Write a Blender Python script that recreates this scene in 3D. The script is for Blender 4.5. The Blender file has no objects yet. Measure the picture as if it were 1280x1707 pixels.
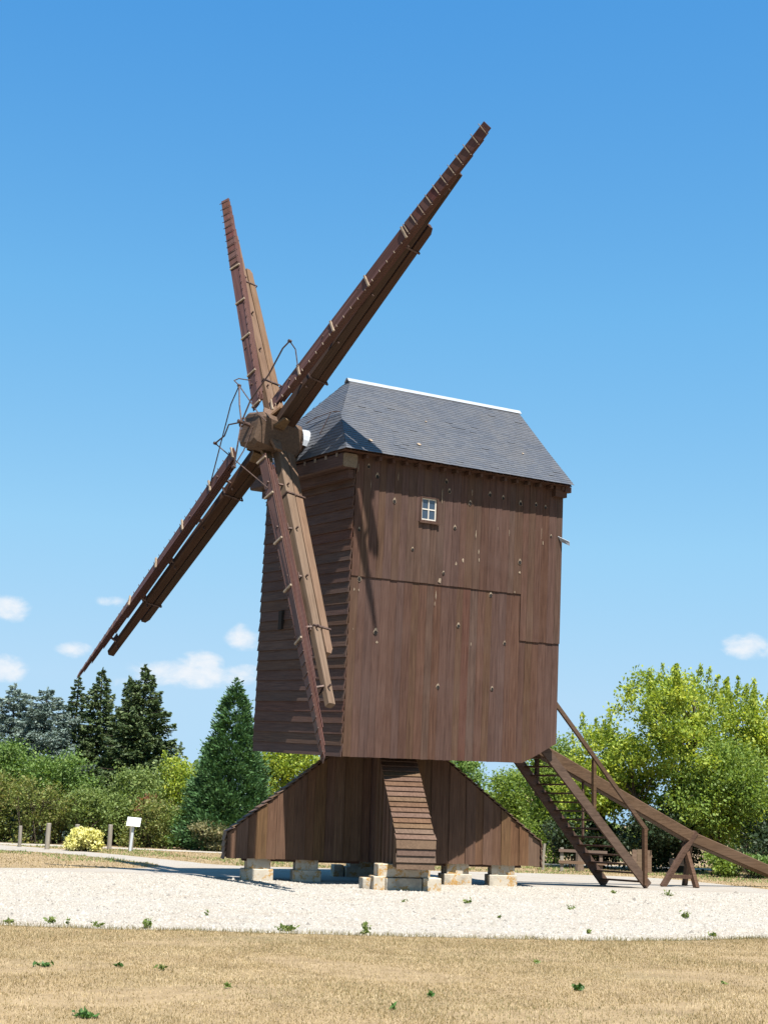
import bpy, math, random
import numpy as np
from mathutils import Vector, Matrix

R = math.radians
rng = np.random.default_rng(7)
random.seed(7)
SC = bpy.context.scene
COL = SC.collection

# ------------------------------------------------------------------ camera
F_PX, PITCH, ROLL = 2424.06, 0.2053, 0.0320
cam_d = bpy.data.cameras.new('camera')
cam = bpy.data.objects.new('camera', cam_d)
COL.objects.link(cam)
cam_d.sensor_fit = 'VERTICAL'
cam_d.sensor_height = 36.0
cam_d.lens = F_PX / 1707.0 * 36.0
cam_d.clip_start, cam_d.clip_end = 0.1, 3000
_fw = Vector((0, math.cos(PITCH), math.sin(PITCH)))
_rt = Vector((1, 0, 0))
_up = _rt.cross(_fw)
_r2 = _rt * math.cos(ROLL) + _up * math.sin(ROLL)
_u2 = _up * math.cos(ROLL) - _rt * math.sin(ROLL)
_m = Matrix((_r2, _u2, -_fw)).transposed().to_4x4()
_m.translation = (0, 0, 1.6)
cam.matrix_world = _m
SC.camera = cam

# ------------------------------------------------------------------ sun, sky, exposure
SUN_EL, SUN_AZ = R(63), R(157.0)            # azimuth clockwise from +Y (the viewing direction)
sdir = Vector((math.sin(SUN_AZ) * math.cos(SUN_EL), math.cos(SUN_AZ) * math.cos(SUN_EL), math.sin(SUN_EL)))
sun_d = bpy.data.lights.new('sun', 'SUN')
sun_d.energy = 5.0
sun_d.angle = R(0.53)
sun_d.color = (1.0, 0.95, 0.87)
sun = bpy.data.objects.new('sun', sun_d)
COL.objects.link(sun)
sun.location = (10, -20, 40)
sun.rotation_euler = sdir.to_track_quat('Z', 'Y').to_euler()

W = bpy.data.worlds.new('World')
SC.world = W
W.use_nodes = True
nt = W.node_tree
for n in list(nt.nodes):
    nt.nodes.remove(n)


class NT:
    """small node-tree helper"""
    def __init__(s, tree): s.t = tree
    def n(s, typ, ins=None, **kw):
        nd = s.t.nodes.new(typ)
        for k, v in kw.items():
            setattr(nd, k, v)
        for k, v in (ins or {}).items():
            sk = nd.inputs[k]
            if isinstance(v, bpy.types.NodeSocket): s.t.links.new(v, sk)
            else: sk.default_value = v
        return nd
    def math(s, op, a, b=0.0, c=0.0, clamp=False):
        nd = s.n('ShaderNodeMath', {0: a, 1: b, 2: c}, operation=op)
        nd.use_clamp = clamp
        return nd.outputs[0]
    def mix(s, fac, a, b, blend='MIX'):
        nd = s.n('ShaderNodeMix', data_type='RGBA', blend_type=blend)
        for i, v in ((0, fac), (6, a), (7, b)):
            if isinstance(v, bpy.types.NodeSocket): s.t.links.new(v, nd.inputs[i])
            else: nd.inputs[i].default_value = v if i == 0 else (*v, 1) if len(v) == 3 else v
        return nd.outputs[2]
    def ramp(s, fac, stops, interp='LINEAR'):
        nd = s.n('ShaderNodeValToRGB', {0: fac})
        cr = nd.color_ramp
        cr.interpolation = interp
        while len(cr.elements) < len(stops): cr.elements.new(0.5)
        for e, (p, c) in zip(cr.elements, stops):
            e.position = p
            e.color = (*c, 1) if len(c) == 3 else c
        return nd.outputs[0]
    def noise(s, vec, scale, detail=3.0, rough=0.55, dist=0.0, w=None):
        nd = s.n('ShaderNodeTexNoise', {'Scale': scale, 'Detail': detail, 'Roughness': rough, 'Distortion': dist},
                 noise_dimensions='4D' if w is not None else '3D')
        if vec is not None: s.t.links.new(vec, nd.inputs['Vector'])
        if w is not None: s.t.links.new(w, nd.inputs['W'])
        return nd.outputs['Fac']


w = NT(nt)
sky = w.n('ShaderNodeTexSky', sky_type='NISHITA')
sky.sun_disc = False
sky.sun_elevation = SUN_EL
sky.sun_rotation = SUN_AZ
sky.altitude = 100
sky.air_density, sky.dust_density, sky.ozone_density = 1.15, 0.35, 3.0
tc = w.n('ShaderNodeTexCoord')
sep = w.n('ShaderNodeSeparateXYZ', {0: tc.outputs['Generated']})
SX, SY, SZ = sep.outputs
el = w.math('MULTIPLY', w.math('ARCSINE', SZ), 57.2958)
az = w.math('MULTIPLY', w.math('ARCTAN2', SX, SY), 57.2958)
# grade of the clear-air sky towards the photograph's flatter, deeper blue (same in every direction)
EXPO, SKY_STR = 1.3, 0.085
ss = w.n('ShaderNodeSeparateColor', {0: sky.outputs[0]})
lum = w.math('MULTIPLY', ss.outputs[1], 0.97 * 0.0976, clamp=True)
skyr = w.ramp(lum, [(0.0, (0.04, 0.22, 0.62)), (0.12, (0.055, 0.27, 0.69)), (0.175, (0.080, 0.33, 0.75)), (0.25, (0.165, 0.475, 0.85)), (0.40, (0.325, 0.64, 0.93)), (0.60, (0.475, 0.72, 0.945)), (1.0, (0.54, 0.76, 0.95))])
skyc = w.mix(1.0, skyr, (1 / (2 ** EXPO * SKY_STR),) * 3, 'MULTIPLY')
# fair-weather cumulus low over the horizon: (azimuth, elevation, half-width, half-height, strength)
CL = [(-14.45, 7.25, 0.85, 0.55, 1.0), (-14.4, 5.0, 0.95, 0.5, 1.0), (-11.8, 5.85, 0.8, 0.34, .75), (-10.5, 7.75, 0.8, 0.3, .55),
      (-5.35, 6.6, .68, .52, 1.0), (-7.3, 5.1, 2.4, .5, 1.0), (-6.95, 5.6, .9, .45, 1.0), (-5.4, 5.2, 1.1, .42, .85), (-8.2, 3.0, .45, .35, .6),
      (-12.8, 6.7, .5, .25, .3), (14.25, 6.7, 1.0, .48, 1.0), (-9.9, 4.7, 1.0, .4, .4),
      (-24, 6.5, 3, .8, 1.0), (-33, 8, 3.5, 1, 1.0), (24, 6.2, 2.5, .7, 1.0), (35, 7.5, 3.5, 1, 1.0), (60, 7, 5, 1.2, 1.0), (-58, 7, 5, 1.2, 1.0),
      (90, 8, 6, 1.3, 1.0), (-95, 8, 6, 1.3, 1.0), (130, 7, 6, 1.2, 1.0), (-140, 7, 6, 1.2, 1.0)]
cvec = w.n('ShaderNodeCombineXYZ', {0: az, 1: w.math('MULTIPLY', el, 1.5), 2: 0.0}).outputs[0]
cn = w.noise(cvec, 0.95, 6, 0.6, 0.25)
tot = None
for a, e, wa, he, st in CL:
    dx = w.math('MULTIPLY', w.math('SUBTRACT', az, a), 1 / wa)
    dy = w.math('MULTIPLY', w.math('SUBTRACT', el, e), 1 / he)
    r2 = w.math('ADD', w.math('MULTIPLY', dx, dx), w.math('MULTIPLY', dy, dy))
    g = w.math('MULTIPLY', w.math('POWER', 2.718, w.math('MULTIPLY', r2, -0.9)), st)
    tot = g if tot is None else w.math('MAXIMUM', tot, g)
dens = w.math('ADD', tot, w.math('MULTIPLY', w.math('SUBTRACT', cn, 0.5), 1.5))
dens = w.math('MULTIPLY', dens, w.math('MULTIPLY', tot, 2.5, clamp=True))
dens = w.n('ShaderNodeMapRange', {0: dens, 1: 0.22, 2: 1.0}, interpolation_type='SMOOTHSTEP').outputs[0]
cn2 = w.noise(cvec, 2.2, 5, 0.6, 0.1)
ccol = w.ramp(cn2, [(0.3, (3.9, 4.25, 4.65)), (0.6, (4.6, 4.62, 4.7))])
final = w.mix(w.math('MULTIPLY', dens, 0.8), skyc, ccol)
bg = w.n('ShaderNodeBackground', {'Color': final, 'Strength': SKY_STR})
out = w.n('ShaderNodeOutputWorld', {0: bg.outputs[0]})

SC.view_settings.view_transform = 'Standard'
SC.view_settings.look = 'None'
SC.view_settings.gamma = 1
SC.view_settings.use_curve_mapping = False
SC.view_settings.exposure = EXPO
SC.render.engine = 'CYCLES'

# ------------------------------------------------------------------ materials


def new_mat(name):
    m = bpy.data.materials.new(name)
    m.use_nodes = True
    t = m.node_tree
    for n in list(t.nodes): t.nodes.remove(n)
    k = NT(t)
    o = k.n('ShaderNodeOutputMaterial')
    return m, k, o


def finish(k, o, col, rough=0.7, bump=None, bstr=0.3, bdist=0.01, metal=0.0, spec=0.3):
    ins = {'Base Color': col, 'Roughness': rough, 'Metallic': metal, 'Specular IOR Level': spec}
    p = k.n('ShaderNodeBsdfPrincipled')
    for kk, v in ins.items():
        if isinstance(v, bpy.types.NodeSocket): k.t.links.new(v, p.inputs[kk])
        else: p.inputs[kk].default_value = (*v, 1) if isinstance(v, tuple) and len(v) == 3 else v
    if bump is not None:
        b = k.n('ShaderNodeBump', {'Strength': bstr, 'Distance': bdist, 'Height': bump})
        k.t.links.new(b.outputs[0], p.inputs['Normal'])
    k.t.links.new(p.outputs[0], o.inputs[0])
    return p


def wood(name, c_dark, c_mid, c_light, grain, weather=(0.3, 0.28, 0.26), wamt=0.25, var=0.3, rough=0.68):
    """grain: axis (0,1,2) along which the fibres run, in object space"""
    m, k, o = new_mat(name)
    tcn = k.n('ShaderNodeTexCoord')
    rnd = k.n('ShaderNodeObjectInfo').outputs['Random']
    isl = k.n('ShaderNodeNewGeometry').outputs['Random Per Island']
    rw = k.math('ADD', k.math('MULTIPLY', rnd, 37.0), k.math('MULTIPLY', isl, 11.0))
    sc = [14.0, 14.0, 14.0]
    sc[grain] = 0.7
    mp = k.n('ShaderNodeMapping', {'Vector': tcn.outputs['Object'], 'Scale': tuple(sc)})
    g1 = k.noise(mp.outputs[0], 1.6, 5, 0.62, 0.6, rw)
    sc2 = [60.0, 60.0, 60.0]
    sc2[grain] = 1.4
    mp2 = k.n('ShaderNodeMapping', {'Vector': tcn.outputs['Object'], 'Scale': tuple(sc2)})
    g2 = k.noise(mp2.outputs[0], 1.5, 3, 0.6, 0.2, rw)
    big = k.noise(tcn.outputs['Object'], 0.9, 4, 0.6, 0.4)
    base = k.ramp(g1, [(0.28, c_dark), (0.5, c_mid), (0.75, c_light)])
    base = k.mix(0.35, base, k.ramp(g2, [(0.35, c_dark), (0.65, c_light)]))
    base = k.mix(k.math('MULTIPLY', k.ramp(big, [(0.45, (0, 0, 0)), (0.75, (1, 1, 1))]), wamt), base, weather)
    val = k.math('ADD', k.math('MULTIPLY', k.math('ADD', rnd, isl), var), 1.0 - var)
    base = k.n('ShaderNodeHueSaturation', {'Color': base, 'Value': val,
               'Saturation': k.math('ADD', k.math('MULTIPLY', k.math('FRACT', k.math('MULTIPLY', rnd, 7.3)), 0.28), 0.9),
               'Hue': k.math('ADD', k.math('MULTIPLY', k.math('FRACT', k.math('MULTIPLY', rnd, 3.7)), 0.02), 0.49)}).outputs[0]
    hgt = k.math('ADD', g1, k.math('MULTIPLY', g2, 0.6))
    finish(k, o, base, rough, hgt, 0.35, 0.006, 0.0, 0.14)
    return m


D, M_, L_ = (0.0265, 0.0140, 0.0104), (0.0637, 0.0357, 0.0266), (0.1050, 0.0637, 0.0473)
WOOD_V = wood('dark_stained_wood_upright', D, M_, L_, 2, (0.085, 0.055, 0.045), 0.45, 0.15)
WOOD_H = wood('dark_stained_wood_across', D, M_, L_, 1, (0.0612, 0.0446, 0.0397), 0.35, 0.11)
WOOD_X = wood('dark_stained_wood_lengthwise', D, M_, L_, 0, (0.0720, 0.0468, 0.0342), 0.35, 0.11)
TREST_V = wood('trestle_cladding_upright', (0.0340, 0.0186, 0.0119), (0.0807, 0.0459, 0.0289), (0.1359, 0.0807, 0.0510), 2, (0.1189, 0.0765, 0.0510), 0.35, 0.2)
TREST_H = wood('trestle_cladding_across', (0.0383, 0.0230, 0.0153), (0.0842, 0.0521, 0.0353), (0.1379, 0.0881, 0.0613), 0, (0.1303, 0.0842, 0.0575), 0.4, 0.2)
STOCK = wood('weathered_sail_beam', (0.0619, 0.0358, 0.0213), (0.1136, 0.0716, 0.0454), (0.1721, 0.1136, 0.0737), 0, (0.1514, 0.1067, 0.0757), 0.35, 0.12)
STOCK_RED_SHADED = wood('red_sail_beam_shade_darkened', (0.0210, 0.0109, 0.0076), (0.0441, 0.0244, 0.0151), (0.0714, 0.0412, 0.0252), 0, (0.0504, 0.0252, 0.0189), 0.4, 0.12)  # redder timber; the shade on its visible faces is put into the colour
SAILP = wood('red_brown_sail_plank', (0.0429, 0.0198, 0.0165), (0.0759, 0.0363, 0.0297), (0.1089, 0.0581, 0.0462), 0, (0.0924, 0.0594, 0.0528), 0.3, 0.14, 0.55)
STAIRW = wood('stair_timber', (0.0324, 0.0187, 0.0122), (0.0720, 0.0432, 0.0288), (0.1152, 0.0720, 0.0504), 0, (0.1080, 0.0720, 0.0540), 0.35, 0.14)
OLDWOOD = wood('old_grey_beam_end', (0.0700, 0.0525, 0.0385), (0.1400, 0.1050, 0.0770), (0.2240, 0.1750, 0.1330), 1, (0.2100, 0.1750, 0.1400), 0.4, 0.2)
GREYWOOD = wood('bleached_post_wood', (0.1200, 0.1040, 0.0800), (0.2000, 0.1760, 0.1440), (0.2880, 0.2640, 0.2240), 2, (0.2800, 0.2640, 0.2400), 0.4, 0.2)
FENCEW = wood('brown_fence_wood', (0.0750, 0.0488, 0.0338), (0.1275, 0.0863, 0.0600), (0.1875, 0.1350, 0.0975), 0, (0.1500, 0.1200, 0.0975), 0.4, 0.2)
PALEW = wood('pale_window_wood', (0.3900, 0.3588, 0.3120), (0.4836, 0.4524, 0.4056), (0.5616, 0.5382, 0.4914), 2, (0.4290, 0.3900, 0.3510), 0.3, 0.1)
BARK = wood('bark', (0.0270, 0.0198, 0.0144), (0.0540, 0.0405, 0.0306), (0.0900, 0.0720, 0.0540), 2, (0.0810, 0.0765, 0.0540), 0.4, 0.1, 0.85)

m, k, o = new_mat('dark_inside')
finish(k, o, (0.012, 0.010, 0.009), 0.9)
DARK = m
m, k, o = new_mat('pale_bare_wood')
tcn = k.n('ShaderNodeTexCoord')
finish(k, o, k.ramp(k.noise(tcn.outputs['Object'], 9, 3), [(0.3, (0.1350, 0.0975, 0.0675)), (0.7, (0.2850, 0.2250, 0.1650))]), 0.8)
PALE = m

m, k, o = new_mat('slate')
tcn = k.n('ShaderNodeTexCoord')
isl = k.n('ShaderNodeNewGeometry').outputs['Random Per Island']
big = k.noise(tcn.outputs['Object'], 0.8, 5, 0.65, 0.3)
fine = k.noise(tcn.outputs['Object'], 24, 3, 0.6)
c = k.ramp(isl, [(0.0, (0.056, 0.061, 0.073)), (0.5, (0.066, 0.071, 0.084)), (1.0, (0.080, 0.083, 0.091))])
c = k.mix(k.math('MULTIPLY', k.ramp(big, [(0.45, (0, 0, 0)), (0.68, (1, 1, 1))]), 0.5), c, (0.1040, 0.0945, 0.0851))
c = k.mix(k.math('MULTIPLY', fine, 0.35), c, (0.0441, 0.0473, 0.0567))
finish(k, o, c, 0.48, fine, 0.25, 0.004, 0, 0.45)
SLATE = m

m, k, o = new_mat('zinc')
tcn = k.n('ShaderNodeTexCoord')
finish(k, o, k.ramp(k.noise(tcn.outputs['Object'], 3, 4), [(0.3, (0.2285, 0.2485, 0.2774)), (0.7, (0.2938, 0.3127, 0.3422))]), 0.6, None, metal=0.0)
ZINC = m
m, k, o = new_mat('rusty_iron')
tcn = k.n('ShaderNodeTexCoord')
finish(k, o, k.ramp(k.noise(tcn.outputs['Object'], 12, 4), [(0.3, (0.0350, 0.0224, 0.0196)), (0.7, (0.1050, 0.0630, 0.0490))]), 0.6, None, metal=0.2)
IRON = m
m, k, o = new_mat('window_glass')
finish(k, o, (0.03, 0.045, 0.07), 0.04, None, spec=0.8)
GLASS = m
m, k, o = new_mat('white_enamel')
finish(k, o, (0.6800, 0.6970, 0.7140), 0.35)
WHITE = m
m, k, o = new_mat('galvanised_post')
finish(k, o, (0.4800, 0.5120, 0.5440), 0.4, None, metal=0.2)
GALV = m
m, k, o = new_mat('dark_green_lettering')
finish(k, o, (0.03, 0.12, 0.10), 0.5)
LETTER = m

# limestone with lichen
m, k, o = new_mat('limestone')
tcn = k.n('ShaderNodeTexCoord')
rnd = k.n('ShaderNodeObjectInfo').outputs['Random']
v = tcn.outputs['Object']
n1 = k.noise(v, 3.2, 5, 0.65, 0.2, k.math('MULTIPLY', rnd, 9))
n2 = k.noise(v, 26, 4, 0.65)
n3 = k.noise(v, 4.5, 5, 0.7, 0.3, k.math('MULTIPLY', rnd, 23))
n4 = k.noise(v, 2.2, 4, 0.6, 0.2, k.math('MULTIPLY', rnd, 15))
c = k.ramp(n1, [(0.3, (0.3338, 0.2959, 0.2383)), (0.6, (0.4636, 0.4125, 0.3344))])
c = k.mix(k.math('MULTIPLY', n2, 0.35), c, (0.2411, 0.2152, 0.1756))
c = k.mix(k.ramp(n4, [(0.52, (0, 0, 0)), (0.66, (0.6954, 0.6726, 0.6270))]), c, (0.1854, 0.1659, 0.1379))
lich = k.math('MULTIPLY', k.ramp(n3, [(0.515, (0, 0, 0)), (0.56, (1, 1, 1))]), k.ramp(n2, [(0.36, (0, 0, 0)), (0.5, (1, 1, 1))]))
c = k.mix(k.math('MULTIPLY', lich, 0.85), c, (0.3192, 0.1672, 0.0266))
finish(k, o, c, 0.9, k.math('ADD', n2, n1), 0.5, 0.012)
STONE = m


def leaf_mat(name, stops, trans=0.35, rough=0.55, wide=False):
    m, k, o = new_mat(name)
    isl = k.n('ShaderNodeNewGeometry').outputs['Random Per Island']
    tcn = k.n('ShaderNodeTexCoord')
    patch = k.noise(tcn.outputs['Object'], 0.9, 3, 0.6, 0.3)
    if wide:
        patch = k.math('ADD', k.math('MULTIPLY', patch, 0.55), k.math('MULTIPLY', k.noise(tcn.outputs['Object'], 3.6, 5, 0.7, 0.6), 0.6))
        f = k.math('ADD', k.math('MULTIPLY', isl, 0.42), k.math('MULTIPLY', k.math('SUBTRACT', patch, 0.40), 1.75), clamp=True)
    else: f = k.math('ADD', k.math('MULTIPLY', isl, 0.62), k.math('MULTIPLY', k.math('SUBTRACT', patch, 0.3), 0.85), clamp=True)
    c = k.ramp(f, stops)
    p = k.n('ShaderNodeBsdfPrincipled', {'Base Color': c, 'Roughness': rough, 'Specular IOR Level': 0.3})
    tr = k.n('ShaderNodeBsdfTranslucent', {'Color': k.mix(1.0, c, (1.25, 1.25, 0.6), 'MULTIPLY')})
    mx = k.n('ShaderNodeMixShader', {0: trans, 1: p.outputs[0], 2: tr.outputs[0]})
    k.t.links.new(mx.outputs[0], o.inputs[0])
    return m


LF_MID = leaf_mat('mid_green_leaf', [(0, (0.0549, 0.1019, 0.0263)), (0.5, (0.1176, 0.1960, 0.0441)), (1, (0.2117, 0.2822, 0.0735))])
LF_OLIVE = leaf_mat('olive_green_leaf', [(0, (0.0760, 0.1177, 0.0324)), (0.5, (0.1520, 0.2117, 0.0585)), (1, (0.2612, 0.2970, 0.1044))])
LF_YEL = leaf_mat('yellow_green_leaf', [(0, (0.0983, 0.1596, 0.0262)), (0.45, (0.2294, 0.3032, 0.0418)), (0.8, (0.3933, 0.4256, 0.0574)), (1, (0.4916, 0.4575, 0.0732))], 0.4)
LF_LIME = leaf_mat('fresh_green_leaf', [(0, (0.0691, 0.1223, 0.0213)), (0.5, (0.1596, 0.2341, 0.0426)), (1, (0.2766, 0.3298, 0.0638))], 0.4)
LF_SPR = leaf_mat('spruce_needle', [(0, (0.0204, 0.0391, 0.0153)), (0.5, (0.0561, 0.0884, 0.0306)), (1, (0.1275, 0.1573, 0.0612))], 0.15)
LF_BLUE = leaf_mat('blue_cedar_needle', [(0, (0.0648, 0.0999, 0.0882)), (0.5, (0.1521, 0.2043, 0.1818)), (1, (0.2691, 0.3222, 0.2871))], 0.12)
LF_SEQ = leaf_mat('sequoia_needle', [(0, (0.0178, 0.0530, 0.0192)), (0.5, (0.0485, 0.1094, 0.0369)), (1, (0.1009, 0.1752, 0.0616))], 0.15)
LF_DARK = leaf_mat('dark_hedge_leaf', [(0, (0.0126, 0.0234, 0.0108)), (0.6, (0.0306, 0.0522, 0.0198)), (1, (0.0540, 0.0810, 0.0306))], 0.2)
LF_BRAM = leaf_mat('bramble_leaf', [(0, (0.0739, 0.1020, 0.0247)), (0.5, (0.1479, 0.1810, 0.0433)), (0.8, (0.2091, 0.1890, 0.0612)), (1, (0.2712, 0.1740, 0.0739))])
LF_RUST = leaf_mat('rust_red_leaf', [(0, (0.1428, 0.0595, 0.0357)), (0.6, (0.2618, 0.1071, 0.0595)), (1, (0.3570, 0.1785, 0.0952))])
LF_CREAM = leaf_mat('cream_yellow_leaf', [(0, (0.3900, 0.3900, 0.1013)), (0.4, (0.6045, 0.5655, 0.2025)), (1, (0.7800, 0.7410, 0.3847))], 0.25)
LF_DRY = leaf_mat('dry_grey_green_leaf', [(0, (0.1071, 0.1190, 0.0595)), (0.5, (0.2023, 0.1963, 0.1011)), (1, (0.3570, 0.2856, 0.1547))])
LF_WEED = leaf_mat('weed_leaf', [(0, (0.0675, 0.1050, 0.0263)), (0.5, (0.1350, 0.1800, 0.0450)), (1, (0.2400, 0.2475, 0.0825))], 0.35)
LF_WEEDD = leaf_mat('deep_green_weed_leaf', [(0, (0.0300, 0.0750, 0.0150)), (0.6, (0.0638, 0.1350, 0.0300)), (1, (0.1200, 0.1875, 0.0525))], 0.3)
STRAW = leaf_mat('dry_grass_blade', [(0, (0.1926, 0.1375, 0.0664)), (0.4, (0.3181, 0.2355, 0.1280)), (0.75, (0.4041, 0.3135, 0.1837)), (1, (0.5003, 0.4019, 0.2670))], 0.25, wide=True)
STRAWG = leaf_mat('half_dry_grass_blade', [(0, (0.1080, 0.1038, 0.0399)), (0.5, (0.1926, 0.1593, 0.0721)), (1, (0.2848, 0.2311, 0.1199))], 0.25, wide=True)

# ground sheets
m, k, o = new_mat('dry_lawn')
geo = k.n('ShaderNodeNewGeometry').outputs['Position']
a = k.noise(geo, 0.35, 5, 0.6, 0.4)
b = k.noise(geo, 2.3, 5, 0.65, 0.3)
mp = k.n('ShaderNodeMapping', {'Vector': geo, 'Scale': (30, 9, 1)})
fn = k.noise(mp.outputs[0], 1.0, 4, 0.7)
c = k.ramp(b, [(0.3, (0.1660, 0.1147, 0.0622)), (0.55, (0.2572, 0.1845, 0.1022)), (0.8, (0.3319, 0.2459, 0.1466))])
c = k.mix(k.math('MULTIPLY', k.ramp(a, [(0.5, (0, 0, 0)), (0.72, (1, 1, 1))]), 0.5), c, (0.1328, 0.1107, 0.0489))
c = k.mix(k.math('MULTIPLY', fn, 0.45), c, (0.1410, 0.1025, 0.0534))
finish(k, o, c, 0.95, k.math('ADD', fn, b), 0.6, 0.03)
LAWN = m
m, k, o = new_mat('white_gravel')
geo = k.n('ShaderNodeNewGeometry').outputs['Position']
vor = k.n('ShaderNodeTexVoronoi', {'Vector': geo, 'Scale': 38.0, 'Randomness': 1.0})
a = k.noise(geo, 0.55, 5, 0.65, 0.3)
b = k.noise(geo, 5.0, 5, 0.7, 0.2)
c = k.ramp(k.n('ShaderNodeSeparateColor', {0: vor.outputs['Color']}).outputs[0], [(0, (0.2122, 0.1904, 0.1635)), (0.5, (0.2705, 0.2478, 0.2175)), (1, (0.3088, 0.2887, 0.2617))])
c = k.mix(k.ramp(a, [(0.40, (0, 0, 0)), (0.66, (.85, .85, .85))]), c, (0.2444, 0.2063, 0.1635))
c = k.mix(k.ramp(b, [(0.52, (0, 0, 0)), (0.75, (0.2574, 0.2539, 0.2520))]), c, (0.1992, 0.1745, 0.1477))
finish(k, o, c, 0.95, k.math('ADD', k.math('MULTIPLY', vor.outputs['Distance'], -1.0), b), 0.5, 0.02)
GRAVEL = m
m, k, o = new_mat('gravel_pebble')
isl = k.n('ShaderNodeNewGeometry').outputs['Random Per Island']
finish(k, o, k.ramp(isl, [(0, (0.1327, 0.1201, 0.1072)), (0.2, (0.2457, 0.2247, 0.1920)), (1, (0.3318, 0.3092, 0.2737))]), 0.9)
PEBBLE = m
m, k, o = new_mat('pale_road')
geo = k.n('ShaderNodeNewGeometry').outputs['Position']
finish(k, o, k.ramp(k.noise(geo, 1.2, 5, 0.6), [(0.3, (0.2592, 0.2272, 0.1872)), (0.7, (0.3168, 0.2880, 0.2480))]), 0.95)
ROAD = m

# ------------------------------------------------------------------ mesh helpers


class MB:
    def __init__(s): s.v, s.f = [], []
    def poly(s, pts, faces):
        b = len(s.v)
        s.v += [tuple(p) for p in pts]
        s.f += [tuple(b + i for i in f) for f in faces]
        return s
    def prism(s, p0, p1):
        """closed prism between two polygons of equal length"""
        n = len(p0)
        fs = [tuple(range(n))[::-1], tuple(range(n, 2 * n))]
        fs += [(i, (i + 1) % n, n + (i + 1) % n, n + i) for i in range(n)]
        return s.poly(list(p0) + list(p1), fs)
    def box(s, x0, x1, y0, y1, z0, z1, ch=0.0):
        """axis box; ch > 0 chamfers the vertical edges"""
        if ch:
            pr = [(x0 + ch, y0), (x1 - ch, y0), (x1, y0 + ch), (x1, y1 - ch), (x1 - ch, y1), (x0 + ch, y1), (x0, y1 - ch), (x0, y0 + ch)]
        else:
            pr = [(x0, y0), (x1, y0), (x1, y1), (x0, y1)]
        return s.prism([(x, y, z0) for x, y in pr], [(x, y, z1) for x, y in pr])
    def beam(s, a, b, wd, ht, up=(0, 0, 1), ch=0.0, taper=1.0):
        a, b = Vector(a), Vector(b)
        d = (b - a).normalized()
        sd = d.cross(Vector(up)).normalized()
        u = sd.cross(d).normalized()
        hw, hh = wd / 2, ht / 2
        if ch:
            pr = [(-hw + ch, -hh), (hw - ch, -hh), (hw, -hh + ch), (hw, hh - ch), (hw - ch, hh), (-hw + ch, hh), (-hw, hh - ch), (-hw, -hh + ch)]
        else:
            pr = [(-hw, -hh), (hw, -hh), (hw, hh), (-hw, hh)]
        return s.prism([a + sd * x + u * y for x, y in pr], [b + (sd * x + u * y) * taper for x, y in pr])
    def tube(s, pts, rad, n=6, cap=True):
        pts = [Vector(p) for p in pts]
        if not isinstance(rad, (list, tuple)): rad = [rad] * len(pts)
        b = len(s.v)
        ref = Vector((0.31, 0.17, 0.93))
        for i, p in enumerate(pts):
            d = (pts[min(i + 1, len(pts) - 1)] - pts[max(i - 1, 0)]).normalized()
            if abs(d.dot(ref)) > 0.97: ref = Vector((0.9, 0.1, 0.3))
            x = d.cross(ref).normalized()
            y = d.cross(x)
            for j in range(n):
                t = 2 * math.pi * j / n
                s.v.append(tuple(p + (x * math.cos(t) + y * math.sin(t)) * rad[i]))
        for i in range(len(pts) - 1):
            for j in range(n):
                s.f.append((b + i * n + j, b + i * n + (j + 1) % n, b + (i + 1) * n + (j + 1) % n, b + (i + 1) * n + j))
        if cap:
            s.f.append(tuple(b + j for j in range(n))[::-1])
            s.f.append(tuple(b + (len(pts) - 1) * n + j for j in range(n)))
        return s
    def mesh(s, name, mat):
        me = bpy.data.meshes.new(name)
        me.from_pydata(s.v, [], s.f)
        me.materials.append(mat)
        me.update()
        return me
    def build(s, name, mat, parent=None, mtx=None, smooth=False):
        me = s.mesh(name, mat)
        if smooth: me.polygons.foreach_set('use_smooth', [True] * len(me.polygons))
        return link(name, me, parent, mtx)


def link(name, me, parent=None, mtx=None):
    ob = bpy.data.objects.new(name, me)
    COL.objects.link(ob)
    if parent is not None: ob.parent = parent
    if mtx is not None: ob.matrix_basis = mtx
    return ob


def fast_mesh(name, verts, faces, mat):
    """verts (N,3), faces (M,k) numpy"""
    me = bpy.data.meshes.new(name)
    nv, nf, kk = len(verts), len(faces), faces.shape[1]
    me.vertices.add(nv)
    me.vertices.foreach_set('co', np.asarray(verts, np.float32).ravel())
    me.loops.add(nf * kk)
    me.loops.foreach_set('vertex_index', np.asarray(faces, np.int32).ravel())
    me.polygons.add(nf)
    me.polygons.foreach_set('loop_start', np.arange(0, nf * kk, kk, dtype=np.int32))
    me.polygons.foreach_set('loop_total', np.full(nf, kk, np.int32))
    me.materials.append(mat)
    me.update(calc_edges=True)
    return me


def thing(name, label, cat, loc=(0, 0, 0), rz=0.0, group=None):
    ob = bpy.data.objects.new(name, None)
    ob.empty_display_size = 0.3
    COL.objects.link(ob)
    ob.location = loc
    ob.rotation_euler = (0, 0, rz)
    return tag(ob, label, cat, group)


def tag(ob, label, cat, group=None):
    ob['label'] = label
    ob['category'] = cat
    if group: ob['group'] = group
    return ob


def jit(a): return random.uniform(-a, a)

# ------------------------------------------------------------------ setting: lawn, gravel, road
S = 900.0
gm = MB().poly([(-S, -S, 0), (S, -S, 0), (S, S, 0), (-S, S, 0)], [(0, 1, 2, 3)]).build('ground', LAWN)
gm['kind'] = 'structure'


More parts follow.
